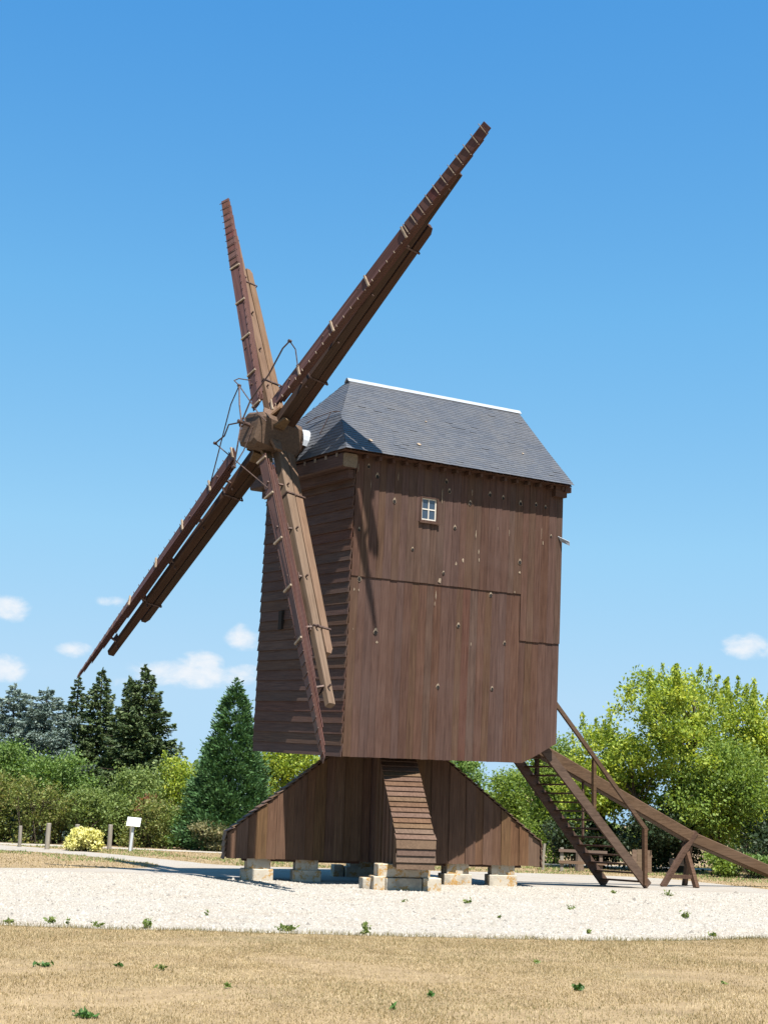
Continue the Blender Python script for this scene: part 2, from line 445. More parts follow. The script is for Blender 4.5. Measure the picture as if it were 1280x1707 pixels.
def smooth_line(pts, step=0.35, wob=0.0, closed=False):
    pts = np.array(pts, float)
    seg = np.r_[0, np.cumsum(np.linalg.norm(np.diff(pts, axis=0), axis=1))]
    t = np.arange(0, seg[-1], step)
    p = np.stack([np.interp(t, seg, pts[:, i]) for i in range(2)], 1)
    kern = np.ones(7) / 7
    q = p.copy()
    for i in range(2):
        e = np.r_[[p[0, i]] * 3, p[:, i], [p[-1, i]] * 3]
        q[:, i] = np.convolve(e, kern, 'valid')
    if wob:
        n = rng.normal(0, wob, q.shape)
        for i in range(2):
            n[:, i] = np.convolve(n[:, i], np.ones(3) / 3, 'same')
        q += n
    return q


near_edge = [(-34, 19.2), (-20, 19.7), (-10, 20.0), (-5.41, 20.1), (-4.93, 20.09), (-3.73, 20.07), (-2.54, 20.15), (-1.35, 20.23), (0.18, 20.33), (1.48, 20.45), (3.15, 20.69), (4.51, 21.3), (5.83, 22.11), (6.46, 22.46), (9, 24), (13, 28)]
right_edge = [(13, 28), (12.6, 32), (11.2, 36.6), (9.9, 41), (8.74, 45.0), (6.5, 45.7)]
up_edge = [(6.5, 45.7), (4.57, 45.6), (1.41, 44.8), (-1.07, 44.1), (-4.38, 43.86), (-8.03, 49.76), (-11.74, 55.01), (-14.54, 58.0), (-20, 62), (-30, 66)]
lo_edge = [(-30, 60.5), (-20, 55.5), (-14.32, 52.34), (-12.88, 51.63), (-10.72, 50.29), (-8.22, 46.85), (-6.38, 43.52), (-5.8, 41.6), (-5.86, 40.58), (-6.65, 39.44), (-7.79, 38.7), (-9.32, 37.5), (-12, 36.0), (-20, 34.5), (-34, 33)]
NE = smooth_line(near_edge, .22, .075)
outline = np.concatenate([NE, smooth_line(right_edge, .4, .05), smooth_line(up_edge, .4, .07), smooth_line(lo_edge, .35, .06)])
g = MB().poly([(x, y, 0.004) for x, y in outline], [tuple(range(len(outline)))]).build('gravel_yard', GRAVEL)
g['kind'] = 'structure'
rd = np.concatenate([smooth_line([(-60, 64), (-30, 63.5), (-18, 61.6), (-11.09, 60.0), (-6.05, 57.6), (-1, 56.6), (4, 56.4), (9, 56.3), (24, 56)], .5, .05),
                     smooth_line([(24, 53.8), (9, 54.2), (4, 54.3), (-1, 54.8), (-5.71, 55.9), (-10.52, 57.6), (-18, 58.6), (-30, 60.0), (-60, 60)], .5, .05)])
g = MB().poly([(x, y, 0.008) for x, y in rd], [tuple(range(len(rd)))]).build('country_road', ROAD)
g['kind'] = 'structure'


def in_poly(px, py, poly):
    x0, y0 = poly[:, 0], poly[:, 1]
    x1, y1 = np.roll(x0, -1), np.roll(y0, -1)
    ins = np.zeros(len(px), bool)
    for a, b, c, d in zip(x0, y0, x1, y1):
        if b == d: continue
        cond = ((b > py) != (d > py)) & (px < (c - a) * (py - b) / (d - b) + a)
        ins ^= cond
    return ins


def blades(x, y, h, wd, lean):
    n = len(x)
    a = rng.uniform(0, 2 * np.pi, n)
    l = rng.uniform(0, lean, n)
    b = a + rng.normal(1.5, .6, n)
    dx, dy = np.cos(a) * wd, np.sin(a) * wd
    v = np.zeros((n, 3, 3), np.float32)
    v[:, 0] = np.stack([x - dx, y - dy, np.zeros(n)], 1)
    v[:, 1] = np.stack([x + dx, y + dy, np.zeros(n)], 1)
    v[:, 2] = np.stack([x + np.cos(b) * l * h, y + np.sin(b) * l * h, h * np.sqrt(np.maximum(1 - l * l, .1))], 1)
    return v.reshape(-1, 3), np.arange(3 * n).reshape(-1, 3)


def grass(name, n, xr, yr, hr, wd, lean, mat, keep):
    """scattered blades in clumps; keep(x, y) -> mask"""
    y = np.sqrt(rng.uniform(yr[0] ** 2, yr[1] ** 2, n)) if yr[0] > 0 else rng.uniform(*yr, n)
    x = rng.uniform(xr[0], xr[1], n) * (y / yr[1])
    ph = np.sin(x * 2.1 + 1.3 * np.sin(y * 1.7)) * np.sin(y * 2.6 + 1.1 * np.sin(x * 2.9))
    mk = keep(x, y)
    x, y, ph = x[mk], y[mk], ph[mk]
    h = rng.uniform(*hr, len(x)) * (1 + .35 * ph)
    ob = link(name, fast_mesh(name, *blades(x, y, h, wd, lean), mat))
    ob['kind'] = 'stuff'
    return ob


not_gravel = lambda x, y: ~in_poly(x, y, outline)
grass('dry_grass', 420000, (-9.5, 10.5), (9.5, 23.5), (.012, .038), .0036, .985, STRAW,
      lambda x, y: not_gravel(x, y) & (rng.uniform(0, 1, len(x)) < .3 + .7 * (np.sin(x * 1.7 + 1.9 * np.sin(y * 1.1)) + np.sin(y * 2.3 + 1.4 * np.sin(x * 1.3)) > -.75)))
grass('half_dry_grass', 80000, (-9.5, 10.5), (9.5, 23.5), (.014, .04), .0036, .98, STRAWG,
      lambda x, y: not_gravel(x, y) & (np.sin(x * .9 + 2 * np.sin(y * .5)) + np.sin(y * 1.1 + x * .3) + .8 * (y > 17.5) > .55))
grass('distant_grass', 60000, (-26, 26), (36, 60), (.02, .06), .014, .9, STRAW,
      lambda x, y: not_gravel(x, y) & ~in_poly(x, y, rd))
grass('distant_green_grass', 26000, (-16, 26), (43.5, 58), (.03, .09), .016, .8, LF_OLIVE,
      lambda x, y: not_gravel(x, y) & ~in_poly(x, y, rd) & (np.sin(x * 1.3) + np.sin(y * .9 + x) > -.2))
# ragged tufts along the edge between lawn and gravel
ie = rng.integers(0, len(NE), 16000)
ex, ey = NE[ie, 0] + rng.normal(0, .10, 16000), NE[ie, 1] - .08 + rng.exponential(.13, 16000) * (.6 + .7 * np.sin(NE[ie, 0] * 2.3) ** 2)
mk = (ex > -9) & (ex < 10)
ob = link('edge_grass', fast_mesh('edge_grass', *blades(ex[mk], ey[mk], rng.uniform(.02, .08, mk.sum()), .005, .8), STRAWG))
ob['kind'] = 'stuff'

# loose pebbles
n = 90000
py = np.sqrt(rng.uniform(19.9 ** 2, 36.5 ** 2, n))
px = rng.uniform(-12.5, 13, n) * py / 36
mk = in_poly(px, py, outline)
px, py = px[mk], py[mk]
n = len(px)
oct_v = np.array([(1, 0, 0), (-.5, .87, 0), (-.5, -.87, 0), (.1, 0.05, .8)], float)
s = np.exp(rng.normal(-4.35, .38, n)) * np.where(rng.uniform(0, 1, n) < .02, 2.2, 1)
rt = rng.uniform(0, 6.28, n)
cr, sr = np.cos(rt), np.sin(rt)
V = np.zeros((n, 4, 3))
for i in range(4):
    vx, vy, vz = oct_v[i]
    jx = rng.uniform(.7, 1.3, n)
    V[:, i, 0] = px + (vx * cr - vy * sr) * s * jx
    V[:, i, 1] = py + (vx * sr + vy * cr) * s * jx
    V[:, i, 2] = .004 + vz * s * jx
base = np.arange(n)[:, None] * 4
Fc = np.concatenate([base + np.array([[0, 1, 3]]), base + np.array([[1, 2, 3]]), base + np.array([[2, 0, 3]])])
ob = link('gravel_pebbles', fast_mesh('gravel_pebbles', V.reshape(-1, 3), Fc, PEBBLE))
ob['kind'] = 'stuff'

# ------------------------------------------------------------------ THE WINDMILL
CX, CY, YAW = 0.243, 36.02, 0.5613
BW, BL_, BH = 4.2246, 6.0795, 6.866
X0, X1 = -2.517, 3.5625
HW = BW / 2
mill = thing('windmill', 'dark brown wooden post mill with four folded sails on a clad trestle', 'windmill', (CX, CY, 0))
BODY = Matrix.Translation((0, 0, 2.995)) @ Matrix.Rotation(YAW, 4, 'Z') @ Matrix.Rotation(0.0494, 4, 'X') @ Matrix.Rotation(-0.0162, 4, 'Y')
AXIS = Matrix.Rotation(YAW, 4, 'Z')            # mill axis frame on the ground
TREST = Matrix.Rotation(0.1788, 4, 'Z')

# --- body core: far side wall, back wall, floor, gable
core = MB()
prof = [(X0 + .03, 0.0), (2.5, 0.0), (X1 - .03, 0.47), (X1 - .03, 6.85), (X0 + .03, 6.85)]
core.prism([(x, -HW + .03, z) for x, z in prof], [(x, HW, z) for x, z in prof])
core.prism([(X1 - .06, -HW, 6.86), (X1 - .06, HW, 6.86), (X1 - .06, 0, 8.9)], [(X1 - .03, -HW, 6.86), (X1 - .03, HW, 6.86), (X1 - .03, 0, 8.9)])
core.build('body_frame', WOOD_V, mill, BODY)

# --- near side wall of upright planks
wall = MB()
wall.box(X0 + .04, X1 - .04, -HW + .002, -HW + .024, .5, 6.8)
side = wall.build('side_wall', WOOD_V, mill, BODY)
NPL = 29
pw = (X1 - X0) / NPL
WX0, WX1, WZ0, WZ1 = -.73, -.21, 5.52, 6.14


def plank(x0, x1, yo, yi, za0, za1, zb):
    ch = .006
    pr = [(x0, yi), (x0, yo + ch), (x0 + ch, yo), (x1 - ch, yo - .011), (x1, yo - .011 + ch), (x1, yi)]
    zz = lambda x: za0 + (za1 - za0) * (x - x0) / (x1 - x0)
    MB().prism([(x, y, zz(x)) for x, y in pr], [(x, y, zb) for x, y in pr]).build('plank', WOOD_V, side)


def chamf(x): return max(0.0, (x - 2.55) * .49)


edges = [X0 + i * pw for i in range(NPL + 1)]
for i in range(1, NPL): edges[i] += jit(.022)
for i in range(NPL):
    a, b = edges[i] + .0035, edges[i + 1] - .0035
    lap = 4.07 if a < 2.15 else 2.935
    dl, du = jit(.004), jit(.005)
    plank(a, b, -HW - .022 + dl, -HW - .001, chamf(a) + jit(.006), chamf(b), lap + .1)
    yo = -HW - .045 + du
    lo = lap + jit(.007)
    if b <= WX0 + .02 or a >= WX1 - .02:
        plank(a, b, yo, -HW - .03, lo, lo, 6.87)
    else:
        plank(a, b, yo, -HW - .03, lo, lo, WZ0)
        plank(a, b, yo, -HW - .03, WZ1, WZ1, 6.87)
        if a < WX0 - .03: plank(a, WX0, yo, -HW - .03, WZ0 + .001, WZ0 + .001, WZ1 - .001)
        if b > WX1 + .03: plank(WX1, b, yo, -HW - .03, WZ0 + .001, WZ0 + .001, WZ1 - .001)

# woodpecker holes with bare rims
holes = [(-2.2, 6.62, .9), (-1.95, 6.42, 1.1), (-.02, 6.55, 1.0), (.08, 6.33, .9), (1.28, 6.4, 1.0), (1.68, 6.37, .9), (2.22, 6.3, 1.1), (2.7, 6.33, .8), (3.0, 6.3, .8),
         (-1.46, 5.9, 1.0), (-2.38, 5.12, .8), (-.9, 4.83, .8), (.28, 5.47, .9), (.7, 6.12, 1.0), (2.25, 4.85, 1.1), (-2.3, 4.0, 1.1), (1.42, 3.96, 1.0),
         (-1.8, 2.82, 1.2), (.5, 3.15, 1.0), (1.88, 2.83, .9), (-.02, 1.68, 1.0), (1.55, 1.72, .9), (.0, 4.36, .7), (3.2, 5.6, .6)]
for hx, hz, sc in holes:
    front = hz > (4.07 if hx < 2.15 else 2.935)
    y = -HW - (.060 if front else .036)
    r = .044 * sc
    rim = MB()
    pts = [(hx + math.cos(t) * r * (1.1 + jit(.15)), y + .004, hz + math.sin(t) * r * (1.15 + jit(.2)) + (r * .8 if abs(t - 1.57) < .4 else 0)) for t in np.linspace(0, 6.283, 11)[:-1]]
    pts2 = [(p[0], y - .001, p[2]) for p in pts]
    rim.prism(pts, pts2)
    hb = rim.build('hole_rim', PALE, side)
    pit = MB()
    pts = [(hx + math.cos(t) * r * .95, y - .0015, hz - .1 * r + math.sin(t) * r * 1.02) for t in np.linspace(0, 6.283, 9)[:-1]]
    pit.prism(pts, [(p[0], y - .0035, p[2]) for p in pts])
    pit.build('hole', DARK, side)
# pale gouges where the boards have been pecked, and bird-lime streaks
for hx, hz, w_, h_ in [(.55, 4.72, .05, .1), (1.0, 4.98, .03, .12), (1.02, 4.78, .03, .08), (.35, 4.62, .05, .1), (-.1, 4.17, .08, .13), (.9, 5.4, .022, .2), (-.18, 3.82, .022, .2),
                       (-.2, 3.62, .02, .1), (2.95, 5.4, .03, .12), (-2.48, 6.55, .02, .22), (.75, 6.4, .014, .2), (-1.38, 6.5, .014, .2), (-.12, 6.2, .02, .45), (-2.12, 6.2, .012, .3),
                       (1.55, 5.6, .012, .09), (1.9, 5.55, .014, .16), (2.9, 5.62, .012, .3), (-2.42, 3.75, .02, .07), (-2.3, 3.75, .02, .07), (2.12, 4.1, .03, .06), (.88, 2.75, .02, .1),
                       (-2.7 + .3, 2.85, .02, .05), (-1.75, 2.6, .06, .06), (2.25, 4.6, .06, .06)]:
    front = hz > (4.07 if hx < 2.15 else 2.935)
    y = -HW - (.059 if front else .035)
    n_ = 7
    pts = [(hx + math.cos(t) * w_ * .5 * (1 + jit(.4)), y + .003, hz + math.sin(t) * h_ * .5 * (1 + jit(.3))) for t in np.linspace(0, 6.283, n_ + 1)[:-1]]
    MB().prism(pts, [(p[0], y - .0012, p[2]) for p in pts]).build('pecked_patch', PALE, side)

# white metal flap at the rear edge
MB().prism([(3.42, -HW - .06, 5.62), (3.6, -HW - .3, 5.48), (3.6, -HW - .3, 5.38), (3.5, -HW - .06, 5.5)],
           [(3.43, -HW - .05, 5.63), (3.61, -HW - .29, 5.49), (3.61, -HW - .29, 5.39), (3.51, -HW - .05, 5.51)]).build('metal_flap', ZINC, mill, BODY)

# --- window
wf = MB()
yo = -HW - .064
ft = .045
for a in ((WX0 + .006, WX0 + ft, WZ0 + .004, WZ1 - .004), (WX1 - ft, WX1 - .006, WZ0 + .004, WZ1 - .004), (WX0 + ft, WX1 - ft, WZ1 - ft, WZ1 - .004), (WX0 + ft, WX1 - ft, WZ0 + .004, WZ0 + ft)):
    wf.box(a[0], a[1], yo, -HW + .001, a[2], a[3])
win = wf.build('window', WOOD_V, mill, BODY)
wg = MB()
wx0, wx1, wz0, wz1 = WX0 + ft + .002, WX1 - ft - .002, WZ0 + ft + .002, WZ1 - ft - .002
ym = -HW - .022
b_ = .034
for a in ((wx0, wx0 + b_, wz0, wz1), (wx1 - b_, wx1, wz0, wz1), (wx0 + b_, wx1 - b_, wz0, wz0 + b_), (wx0 + b_, wx1 - b_, wz1 - b_, wz1)):
    wg.box(a[0], a[1], ym, ym + .02, a[2], a[3])
xm, zm = (wx0 + wx1) / 2, (wz0 + wz1) / 2
wg.box(xm - .014, xm + .014, ym, ym + .02, wz0 + b_, wz1 - b_)
wg.box(wx0 + b_, xm - .014, ym, ym + .02, zm - .014, zm + .014)
wg.box(xm + .014, wx1 - b_, ym, ym + .02, zm - .014, zm + .014)
wg.build('sash', PALEW, win)
for a, b in ((wx0 + b_, xm - .014), (xm + .014, wx1 - b_)):
    for c_, d_ in ((wz0 + b_, zm - .014), (zm + .014, wz1 - b_)):
        MB().box(a, b, ym + .012, ym + .016, c_, d_).build('pane', GLASS, win)
MB().box(WX0 - .03, WX1 + .03, -HW - .11, -HW - .06, WZ0 - .035, WZ0 + .0).build('sill', WOOD_H, win)

# --- front wall of lapped boards
fwb = MB().box(X0 + .002, X0 + .028, -HW + .03, HW, 0.02, 6.8).build('front_wall', WOOD_H, mill, BODY)
nb = 27
bz = 6.62 / nb
zc = 0.0
for i in range(nb):
    h_ = bz
    j = jit(.008)
    pr = [(X0 - .062 + jit(.007), zc + j), (X0 - .040, zc + j - .002), (X0 - .002, zc + h_ + .035), (X0 - .024, zc + h_ + .04)]
    y0_, y1_ = -HW - .03 - abs(jit(.02)), HW + .02 + jit(.02)
    tw = jit(.006)
    MB().prism([(x, y0_, z) for x, z in pr][::-1], [(x + tw, y1_, z) for x, z in pr][::-1]).build('board', WOOD_H, fwb)
    zc += h_
# small shuttered hatch in the front wall
sh = MB().box(X0 - .12, X0 - .05, .86, 1.02, 2.95, 3.4).build('hatch', DARK, mill, BODY)
# light slits of broken board edges stay with the boards; corner trim on the far side
MB().box(X0 - .03, X0 + .05, HW + .002, HW + .04, .05, 6.7).build('corner_trim', WOOD_V, mill, BODY)

# beams carrying the front of the roof
bm = MB()
bm.beam((X0 - .24, -HW - .14, 6.68), (X0 - .24, HW + .22, 6.68), .40, .34, ch=.03)
bmo = bm.build('breast_beam', WOOD_H, mill, BODY)
for y_ in (-HW - .14, HW + .22):
    MB().beam((X0 - .24, y_ - .02, 6.68), (X0 - .24, y_ + .02, 6.68), .375, .315, ch=.03).build('beam_end', OLDWOOD, bmo)
MB().box(X0 - .2, X0 - .03, -HW - .02, HW, 6.3, 6.5).build('front_plate', WOOD_H, mill, BODY)
MB().box(3.2, 3.56, -HW - .2, -HW - .02, 6.6, 6.87).build('rear_plate_end', WOOD_X, mill, BODY)

# --- roof
E_N = (-3.03, 2.52, 6.90)       # front eave corner
KN = (-2.57, 1.42, 7.92)        # kink of the front hip
RF, RR = (-1.52, 9.215), (3.72, 9.235)
XR = 3.62
roof_core = MB()
di = .03                         # boarding lies just under the slates
pts = [(-3.0, -2.47, 6.87), (XR - .03, -2.47, 6.87), (XR - .03, 2.47, 6.87), (-3.0, 2.47, 6.87),
       (KN[0] + di, -KN[1] + di, KN[2] - di), (KN[0] + di, KN[1] - di, KN[2] - di), (RF[0] + di, 0, RF[1] - di), (RR[0] - .05, 0, RR[1] - di)]
roof_core.poly(pts, [(0, 3, 2, 1), (0, 1, 7, 6, 4), (3, 5, 6, 7, 2), (0, 4, 5, 3), (4, 6, 5), (1, 2, 7)])
roof = roof_core.build('roof', WOOD_X, mill, BODY)


def slates(mb, BLp, BRp, TLp, TRp, row=.095, wid=.2, th=.007, offset=0):
    A, B, C_, Dp = [Vector(p) for p in (BLp, BRp, TLp, TRp)]
    e = (B - A).normalized()
    nrm = e.cross((C_ + Dp) / 2 - A).normalized()
    sl = ((C_ + Dp) / 2 - (A + B) / 2).length
    nr = max(1, round(sl / row))
    for r_ in range(nr):
        s0, s1 = r_ / nr, min(1, (r_ + 1.15) / nr)
        l0, r0_ = A.lerp(C_, s0), B.lerp(Dp, s0)
        l1, r1_ = A.lerp(C_, s1), B.lerp(Dp, s1)
        xa0, xb0 = (l0 - A).dot(e), (r0_ - A).dot(e)
        xa1, xb1 = (l1 - A).dot(e), (r1_ - A).dot(e)
        lo = min(xa0, xa1)
        t = lo - ((r_ + offset) % 2) * wid / 2 - random.uniform(0, .03)
        hi = max(xb0, xb1)
        while t < hi:
            wv = wid * random.uniform(.85, 1.15)
            p0, p1 = t + .0015, t + wv - .0015
            q0, q1 = max(p0, xa0), min(p1, xb0)
            u0, u1 = max(p0, xa1), min(p1, xb1)
            t += wv
            if q1 - q0 < .01 and u1 - u0 < .01: continue
            q1, u1 = max(q1, q0), max(u1, u0)
            d0, lift = jit(.004), random.uniform(.009, .012) + (random.random() < .02) * .008
            up = (l1 - l0) - e * (l1 - l0).dot(e)
            b0 = l0 - e * (l0 - A).dot(e) * 0
            base0 = A + (l0 - A) - e * xa0
            base1 = A + (l1 - A) - e * xa1
            dn = up.normalized() * d0
            P = [base0 + e * q0 + dn + nrm * lift, base0 + e * q1 + dn + nrm * lift, base1 + e * u1 + nrm * .002, base1 + e * u0 + nrm * .002]
            Q = [p - nrm * th for p in P]
            mb.prism(Q, P)


sl = MB()
ex0, ey, ez = E_N
slates(sl, (ex0, -ey, ez), (XR, -ey, ez), (KN[0], -KN[1], KN[2]), (XR, -KN[1], KN[2]))
slates(sl, (KN[0], -KN[1], KN[2]), (XR, -KN[1], KN[2]), (RF[0], 0, RF[1]), (RR[0] - .02, 0, RR[1]))
slates(sl, (XR, ey, ez), (ex0, ey, ez), (XR, KN[1], KN[2]), (KN[0], KN[1], KN[2]))
slates(sl, (XR, KN[1], KN[2]), (KN[0], KN[1], KN[2]), (RR[0] - .02, 0, RR[1]), (RF[0], 0, RF[1]))
slates(sl, (ex0, ey, ez), (ex0, -ey, ez), (KN[0], KN[1], KN[2]), (KN[0], -KN[1], KN[2]))
slates(sl, (KN[0], KN[1], KN[2]), (KN[0], -KN[1], KN[2]), (RF[0], .001, RF[1]), (RF[0], -.001, RF[1]))
so_ = sl.build('slates', SLATE, roof)
so_['kind'] = 'stuff'
rc = MB()
cp = [(-.11, -.075), (-.03, .02), (.03, .02), (.11, -.075), (.10, -.09), (0, -.005), (-.10, -.09)]
rc.prism([(RF[0] - .12, y, RF[1] + z) for y, z in cp], [(RR[0] + .02, y, RR[1] + z) for y, z in cp])
rc.build('ridge_cap', ZINC, roof)
for i in range(17):
    xx = -2.35 + i * .36
    MB().box(xx - .035, xx + .035, -HW - .24, -HW - .06, 6.77, 6.86).build('rafter_end', WOOD_H, roof)
for i in range(9):
    yy = -2.0 + i * .5
    MB().box(-2.96, X0 - .46, yy - .04, yy + .04, 6.77, 6.86).build('rafter_end', OLDWOOD, roof)
for yy in (-2.3, 2.3):
    MB().beam((X1 - .1, yy, 6.8), (X1 + .09, yy, 6.8), .14, .14).build('rafter_end', WOOD_H, roof)
# two old tile discs lying on the slates
for hx, t in ((-2.2, .14), (-.75, .2), (2.6, .33), (.0, .55)):
    c0 = Vector((hx, -2.52 + t * 2.52, 6.9 + t * 2.32)) + Vector((0, -.68, .735)) * .026
    e1, e2 = Vector((1, 0, 0)), Vector((0, .735, .68))
    rr = .06 if t < .3 else .03
    P = [c0 + (e1 * math.cos(a) + e2 * math.sin(a) * .8) * rr for a in np.linspace(0, 6.283, 10)[:-1]]
    MB().prism(P, [p + Vector((0, -.68, .735)) * .006 for p in P]).build('lichen_patch', PALE, roof)
# iron strap with pale studs across the front hip
sp = [Vector((-2.50, -1.33, 7.99)), Vector((-2.50, -.9, 8.04)), Vector((-2.56, -.35, 8.0)), Vector((-2.62, .1, 7.9))]
sp = [p + Vector((-.05, 0, .03)) for p in sp]
MB().tube(sp, .012, 5).build('iron_strap', IRON, roof)
MB().tube([sp[1], sp[1] + Vector((-.22, .1, -.55))], .009, 5).build('iron_strap', IRON, roof)

# --- windshaft, hub and sails
TILT, YO, PHI = 0.1606, 0.088, 0.6615
axv = Vector((-math.cos(TILT) * math.cos(YO), -math.cos(TILT) * math.sin(YO), math.sin(TILT)))
uv = Vector((0, 0, 1)).cross(axv).normalized()
vv = axv.cross(uv)
hubp = Vector((X0 - 1.0933, -.0037, 7.4446))
HUB = BODY @ (Matrix.Translation(hubp) @ Matrix((uv, vv, axv)).transposed().to_4x4())      # u, v, axial


def ring(r, z, n=8, ph=PHI + math.pi / 8):
    return [(r * math.cos(ph + i * 2 * math.pi / n), r * math.sin(ph + i * 2 * math.pi / n), z) for i in range(n)]


shaft = MB()
shaft.prism(ring(.33, -2.2, 12), ring(.33, -.55, 12))
shaft.build('windshaft', TREST_H, mill, HUB)
hb = MB()


def sq(r, c_, z):
    p8 = [(-r + c_, -r), (r - c_, -r), (r, -r + c_), (r, r - c_), (r - c_, r), (-r + c_, r), (-r, r - c_), (-r, -r + c_)]
    a = -.12
    return [(x * math.cos(a) - y * math.sin(a), x * math.sin(a) + y * math.cos(a), z) for x, y in p8]


for z0, z1, r0, r1 in ((-.60, -.52, .36, .42), (-.52, .60, .42, .42), (.60, .68, .42, .35)):
    hb.prism(sq(r0, .11, z0), sq(r1, .11, z1))
hub = hb.build('hub', TREST_H, mill, HUB)
for z_ in (-.66, -.8):
    MB().prism(ring(.345, z_, 12), ring(.345, z_ + .06, 12)).build('iron_band', IRON, mill, HUB)
# bent zinc flashing over the shaft where it enters the roof
fl = MB()
a_ = np.linspace(-.15, 2.6, 9)
for i in range(8):
    P = []
    for (r, z) in ((.40, -.62), (.45, -.93)):
        for t in (a_[i], a_[i + 1]):
            P.append((r * math.cos(t), r * math.sin(t), z))
    o_ = [(x * 1.03, y * 1.03, z) for x, y, z in P]
    fl.poly([P[0], P[1], P[3], P[2]] + [o_[0], o_[1], o_[3], o_[2]], [(3, 2, 1, 0), (4, 5, 6, 7), (0, 1, 5, 4), (2, 3, 7, 6), (1, 2, 6, 5), (3, 0, 4, 7)])
fl.build('zinc_flashing', ZINC, mill, HUB)

DA, DPHI = -0.1999, -0.1533
R0, T0, A0, R1_, T1, A1 = 0.7627, -0.20, 0.50, 8.9955, -0.33, 0.235


